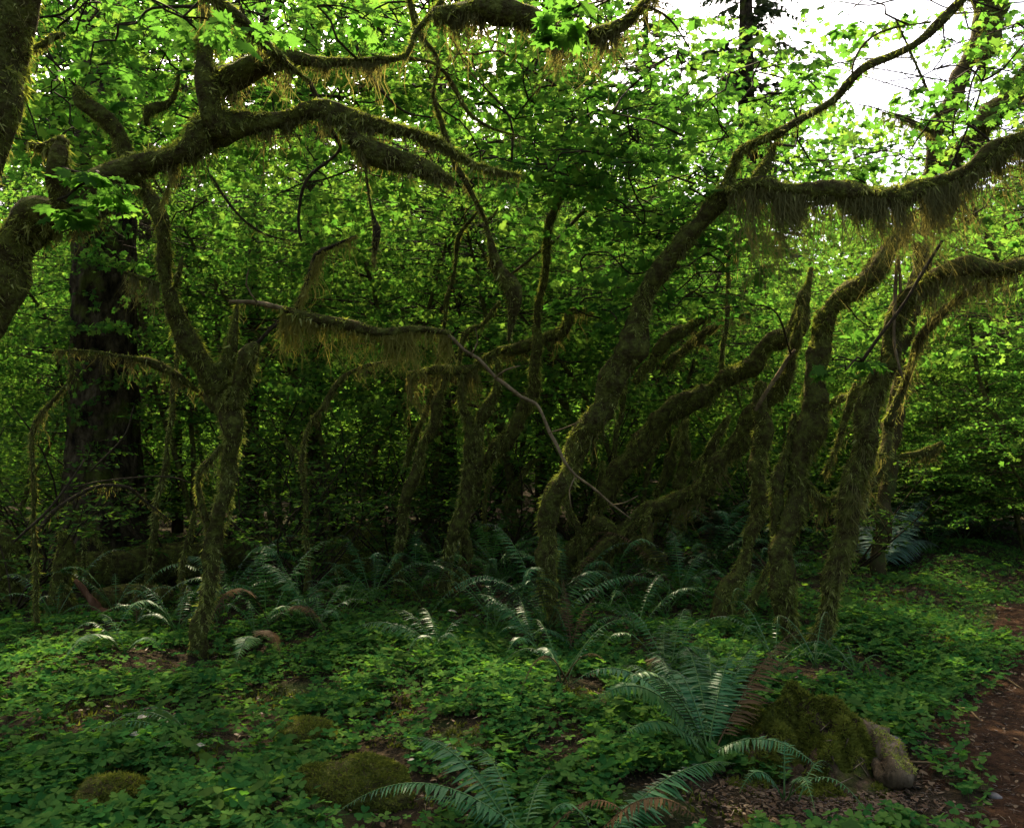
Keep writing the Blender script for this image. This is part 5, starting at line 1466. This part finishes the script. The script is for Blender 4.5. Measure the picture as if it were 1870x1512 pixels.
def background():
    mv = [maple_variant(101, 5.2, 150, .104, 1.0, .42), maple_variant(102, 5.6, 150, .102, 1.15, .45), maple_variant(103, 5.0, 150, .104, 1.1, .36), maple_variant(104, 6.0, 150, .10, 1.05, .48)]
    sv = [shrub_variant(201, 1.4, .9, 1500), shrub_variant(202, 1.9, .8, 1700)]
    cv = [conifer_variant(301, 26, .42, .14, 200, 4.2), conifer_variant(302, 30, .5, .22, 160, 3.6)]
    # understory maples: (pixel column, distance, scale)
    rows = [(30, 10.8, .85), (190, 11.8, 1.0), (350, 10.8, 1.15), (500, 11.6, 1.2), (650, 10.8, 1.15), (790, 11.6, 1.2), (930, 10.8, 1.15), (1070, 11.6, 1.2), (1160, 10.9, 1.1), (1230, 13.0, 1.05),
            (-140, 11.0, 1.0), (1430, 12.5, .8), (1520, 13.9, .85), (1650, 13.9, .9), (1790, 13.9, .95), (1900, 11.0, 1.0), (2060, 9.0, 1.2),
            (-70, 16.5, .95), (110, 17, 1.0), (270, 15.6, 1.3), (410, 16.2, 1.45), (550, 15.5, 1.45), (680, 16.3, 1.5), (810, 15.6, 1.45), (940, 16.4, 1.5), (1060, 15.6, 1.45), (1165, 16.5, 1.4), (1280, 17.5, 1.2),
            (1410, 18, .9), (1545, 18, .85), (1630, 17, .85), (1740, 16.5, .95), (1880, 15.8, 1.25), (2080, 14.5, 1.7)]
    for k, (px, y, s) in enumerate(rows):
        far = 'far' if y > 14 else 'near'
        lab = '%s slim leafy maple from the left in the %s row of the green thicket' % (rank(px, [q[0] for q in rows if (q[1] > 14) == (y > 14)]), 'back' if far == 'far' else 'front')
        put(mv[k % 4], 'vine_maple', atx(px, y), y, s, (k % 2) * math.pi + .35 * math.sin(k * 2.4), lab, 'tree', far + ' row of thicket maples', None, 0.0, .55 if y < 13 else .8)
    # low bright bushes by the path bend on the right
    bush_rows = [(1720, 12.5, .42), (1790, 13.5, .5), (1860, 12.0, .5), (1760, 16, .6), (1900, 10.5, .5), (1830, 17, .7), (1680, 15, .5)]
    for k, (px, y, s) in enumerate(bush_rows):
        put(mv[(k + 2) % 4], 'leafy_bush', atx(px, y), y, s * 1.2, k * 1.9, rank(px, [q[0] for q in bush_rows]) + ' low bright green maple bush from the left along the far path', 'bush', 'bushes beyond the path', s)
    # dark small-leaved shrubs
    shrub_rows = [(30, 7.6, 1.1), (90, 9.0, 1.2), (320, 9.6, 1.2), (480, 9.0, 1.1), (560, 8.2, 1.0), (640, 10.5, 1.3), (720, 9.8, 1.1), (800, 11, 1.3), (930, 10.5, 1.2), (1050, 11, 1.2), (1180, 10.5, 1.2),
                                    (1400, 11, 1.2), (1550, 9.5, 1.0), (420, 11.5, 1.5), (250, 13, 1.6), (700, 13, 1.6), (60, 12, 1.5), (880, 14, 1.6), (1120, 14, 1.6), (1650, 12, 1.1)]
    for k, (px, y, s) in enumerate(shrub_rows):
        lab = rank(px, [q[0] for q in shrub_rows]) + ' dark small-leaved shrub from the left among the thicket stems'
        put(sv[k % 2], 'dark_shrub', atx(px, y), y, s, k * 1.7, lab, 'shrub', 'dark shrubs among the stems')
    # conifers: a big trunk at the left, others behind; an opening to the sky stays at the upper right
    for k, (px, y, s, sz, lab) in enumerate([(560, 44, 1.1, 1.0, 'tall dark conifer far behind the draped stick'), (830, 42, 1.0, 1.0, 'conifer with brown trunk seen behind the crossing stems'), (1020, 46, 1.1, 1.0, 'tall conifer far behind the leaning maple'),
                                        (1375, 25, .85, .95, 'dark blue-green conifer standing against the bright sky'), (1190, 42, 1.1, 1.0, 'conifer behind the leaf roof left of the sky gap'), (330, 42, 1.0, 1.0, 'conifer behind the Y-shaped maple'),
                                        (80, 36, 1.0, 1.0, 'conifer far behind the big trunk at the left'), (-150, 24, 1.0, 1.0, 'conifer at the far left edge'), (2020, 24, 1.0, 1.0, 'conifer beyond the path at the right edge'),
                                        (680, 44, 1.2, 1.2, 'tall far conifer in the middle left'), (-30, 42, 1.1, 1.0, 'far conifer behind the left edge trunk'), (175, 43, 1.1, 1.1, 'far conifer just right of the big furrowed trunk'), (265, 47, 1.1, 1.1, 'far conifer behind the upper left arch'), (430, 46, 1.2, 1.2, 'far conifer in the left gap'), (1900, 40, 1.0, .8, 'far conifer above the path bend')]):
        put(cv[k % 2], 'conifer', atx(px, y), y, s, k * 1.3, lab, 'tree', None, s * sz)
    # the big furrowed trunk on the left
    y = 10.6; x = atx(195, y)
    o = thing('big_conifer', (x, y, float(gh(x, y))), 'big dark furrowed conifer trunk standing behind the twigs on the left', 'tree')
    nz, ns = 150, 72
    z = np.concatenate([np.linspace(-.3, 6, 110), np.linspace(6.15, 24, 40)]); a = np.linspace(0, 2 * np.pi, ns, endpoint=False)
    r = (.40 * (1 - z / 40) + .22 * np.exp(-np.clip(z, 0, None) / .8))[:, None] * np.ones((1, ns))
    r2 = np.random.default_rng(8)
    fl = np.zeros((nz, ns))
    for k in range(10):
        n1 = r2.integers(5, 16); fl += np.abs(np.sin(n1 * a[None] / 2 + .9 * np.sin(z[:, None] * r2.uniform(2, 6) + r2.uniform(0, 6)) + r2.uniform(0, 6))) / 10
    fl += r2.normal(size=fl.shape) * .06 + .12 * np.sign(np.sin(z[:, None] * 14 + 3 * np.sin(3 * a[None] + z[:, None])))
    r = r + (fl - .6) * .07
    r = r * (1 + .10 * np.exp(-np.clip(z, 0, None) / .7)[:, None] * np.cos(5 * a)[None])
    V = np.stack([r * np.cos(a), r * np.sin(a), z[:, None] * np.ones((1, ns))], -1).reshape(-1, 3)
    V[:, 0] -= .018 * V[:, 2]
    i = np.arange(nz - 1)[:, None] * ns; j = np.arange(ns)[None]; j2 = (j + 1) % ns
    Q = np.stack([i + j, i + j2, i + ns + j2, i + ns + j], -1).reshape(-1, 4)
    link('trunk', mk_mesh('trunk', V, Q, M['conbark']), o)
    cr = conifer_variant(305, 26, .1, .56, 70, 3.4)['crown']
    link('crown', cr, o)
    # thin far trunks seen through the leaves
    for k, (px, yy, r0, lab) in enumerate([(560, 15, .16, 'thin grey trunk behind the dark shrubs, left of centre'), (800, 15.5, .22, 'brown trunk showing through leaves behind the draped stick'), (265, 14, .10, 'thin trunk just right of the big conifer'),
                                           (330, 14.5, .08, 'slim trunk behind the Y-shaped maple'), (470, 13.5, .11, 'slim trunk right of the Y-shaped maple'), (1000, 16, .14, 'thin trunk behind the leaning maple'), (590, 11, .2, 'dark trunk foot behind the round stump')]):
        x = atx(px, yy); h = 1.3 if 'foot' in lab else 14
        C = np.stack([.1 * np.sin(np.linspace(0, 4, 24) + k), .1 * np.cos(np.linspace(0, 3, 24) * 1.3 + k), np.linspace(-.2, h, 24)], -1)
        V, Q, T = tube(C, np.linspace(r0 * 1.2, r0 * .5, 24), 14, .10, k); q = Acc(); q.add(V, T=T, Q=Q)
        for b in range(9 if h > 2 else 0):
            zz = rng.uniform(2, 9); aa = rng.uniform(0, 6.28)
            B = twig_curve([0, 0, zz], [math.cos(aa), math.sin(aa), rng.uniform(-.2, .3)], rng.uniform(.5, 1.3), .2, .15, 6); q.add(*_tw(B, np.linspace(.018, .004, 6), 4)); strands(q, B, np.full(6, .01), 60, .25)
        link('thin_trunk', q.mesh('thin_trunk', M['conbark'], smooth=True), None, (x, yy, float(gh(x, yy))), lab, 'tree')
    # the wood goes on all round: unseen crowns added beside and behind the camera for shade
    pts = []; rot = []; scl = []
    for (x, y, s) in [(-10, 4, 1.3), (-5.2, -.6, 1.25), (-3.0, -1.6, 1.3), (-3.5, -4.5, 1.3), (-9, -7, 1.2), (9, -8, 1.2), (11, 4, 1.3)]:
        pts.append((x, y, 0)); rot.append((0, 0, rng.uniform(0, 6.28))); scl.append(s)
    fp, fr, fs = [], [], []
    for k in range(56):
        y = rng.uniform(38, 58); px = -300 + (k + rng.random()) / 56 * 2450
        h = rng.uniform(4.0, 5.2)
        if 1330 < px < 1830: h = min(h, (CAMZ + y * rng.uniform(.14, .20)) / 5.6)
        fp.append((atx(px, y), y, float(gh(atx(px, y), y)) - 1.9 * h)); fr.append((0, 0, rng.uniform(0, 6.28))); fs.append(h)
    ux = rng.uniform(-200, 2100, 300); uy = 12.8 + 30 * rng.random(300) ** 1.5; us = rng.uniform(1.0, 1.7, 300) * np.clip(uy / 18, 1, 2)
    scatter('far_undergrowth', np.stack([atx(ux, uy), uy, gh(atx(ux, uy), uy) - .1], -1), np.stack([ux * 0, ux * 0, rng.uniform(0, 6.28, 300)], -1), us, [v['crown'] for v in sv], 'low dark undergrowth filling the far forest floor', 'undergrowth')
    scatter('far_wood', fp, fr, fs, [m['crown'] for m in mv], 'mass of far green leaves closing the view behind the thicket', 'wood')
    scatter('shade_wood_behind', pts, rot, scl, [mv[0]['crown'], mv[1]['crown'], mv[3]['crown']], 'unseen maple crowns added beside and behind the viewer for shade', 'wood')


background()
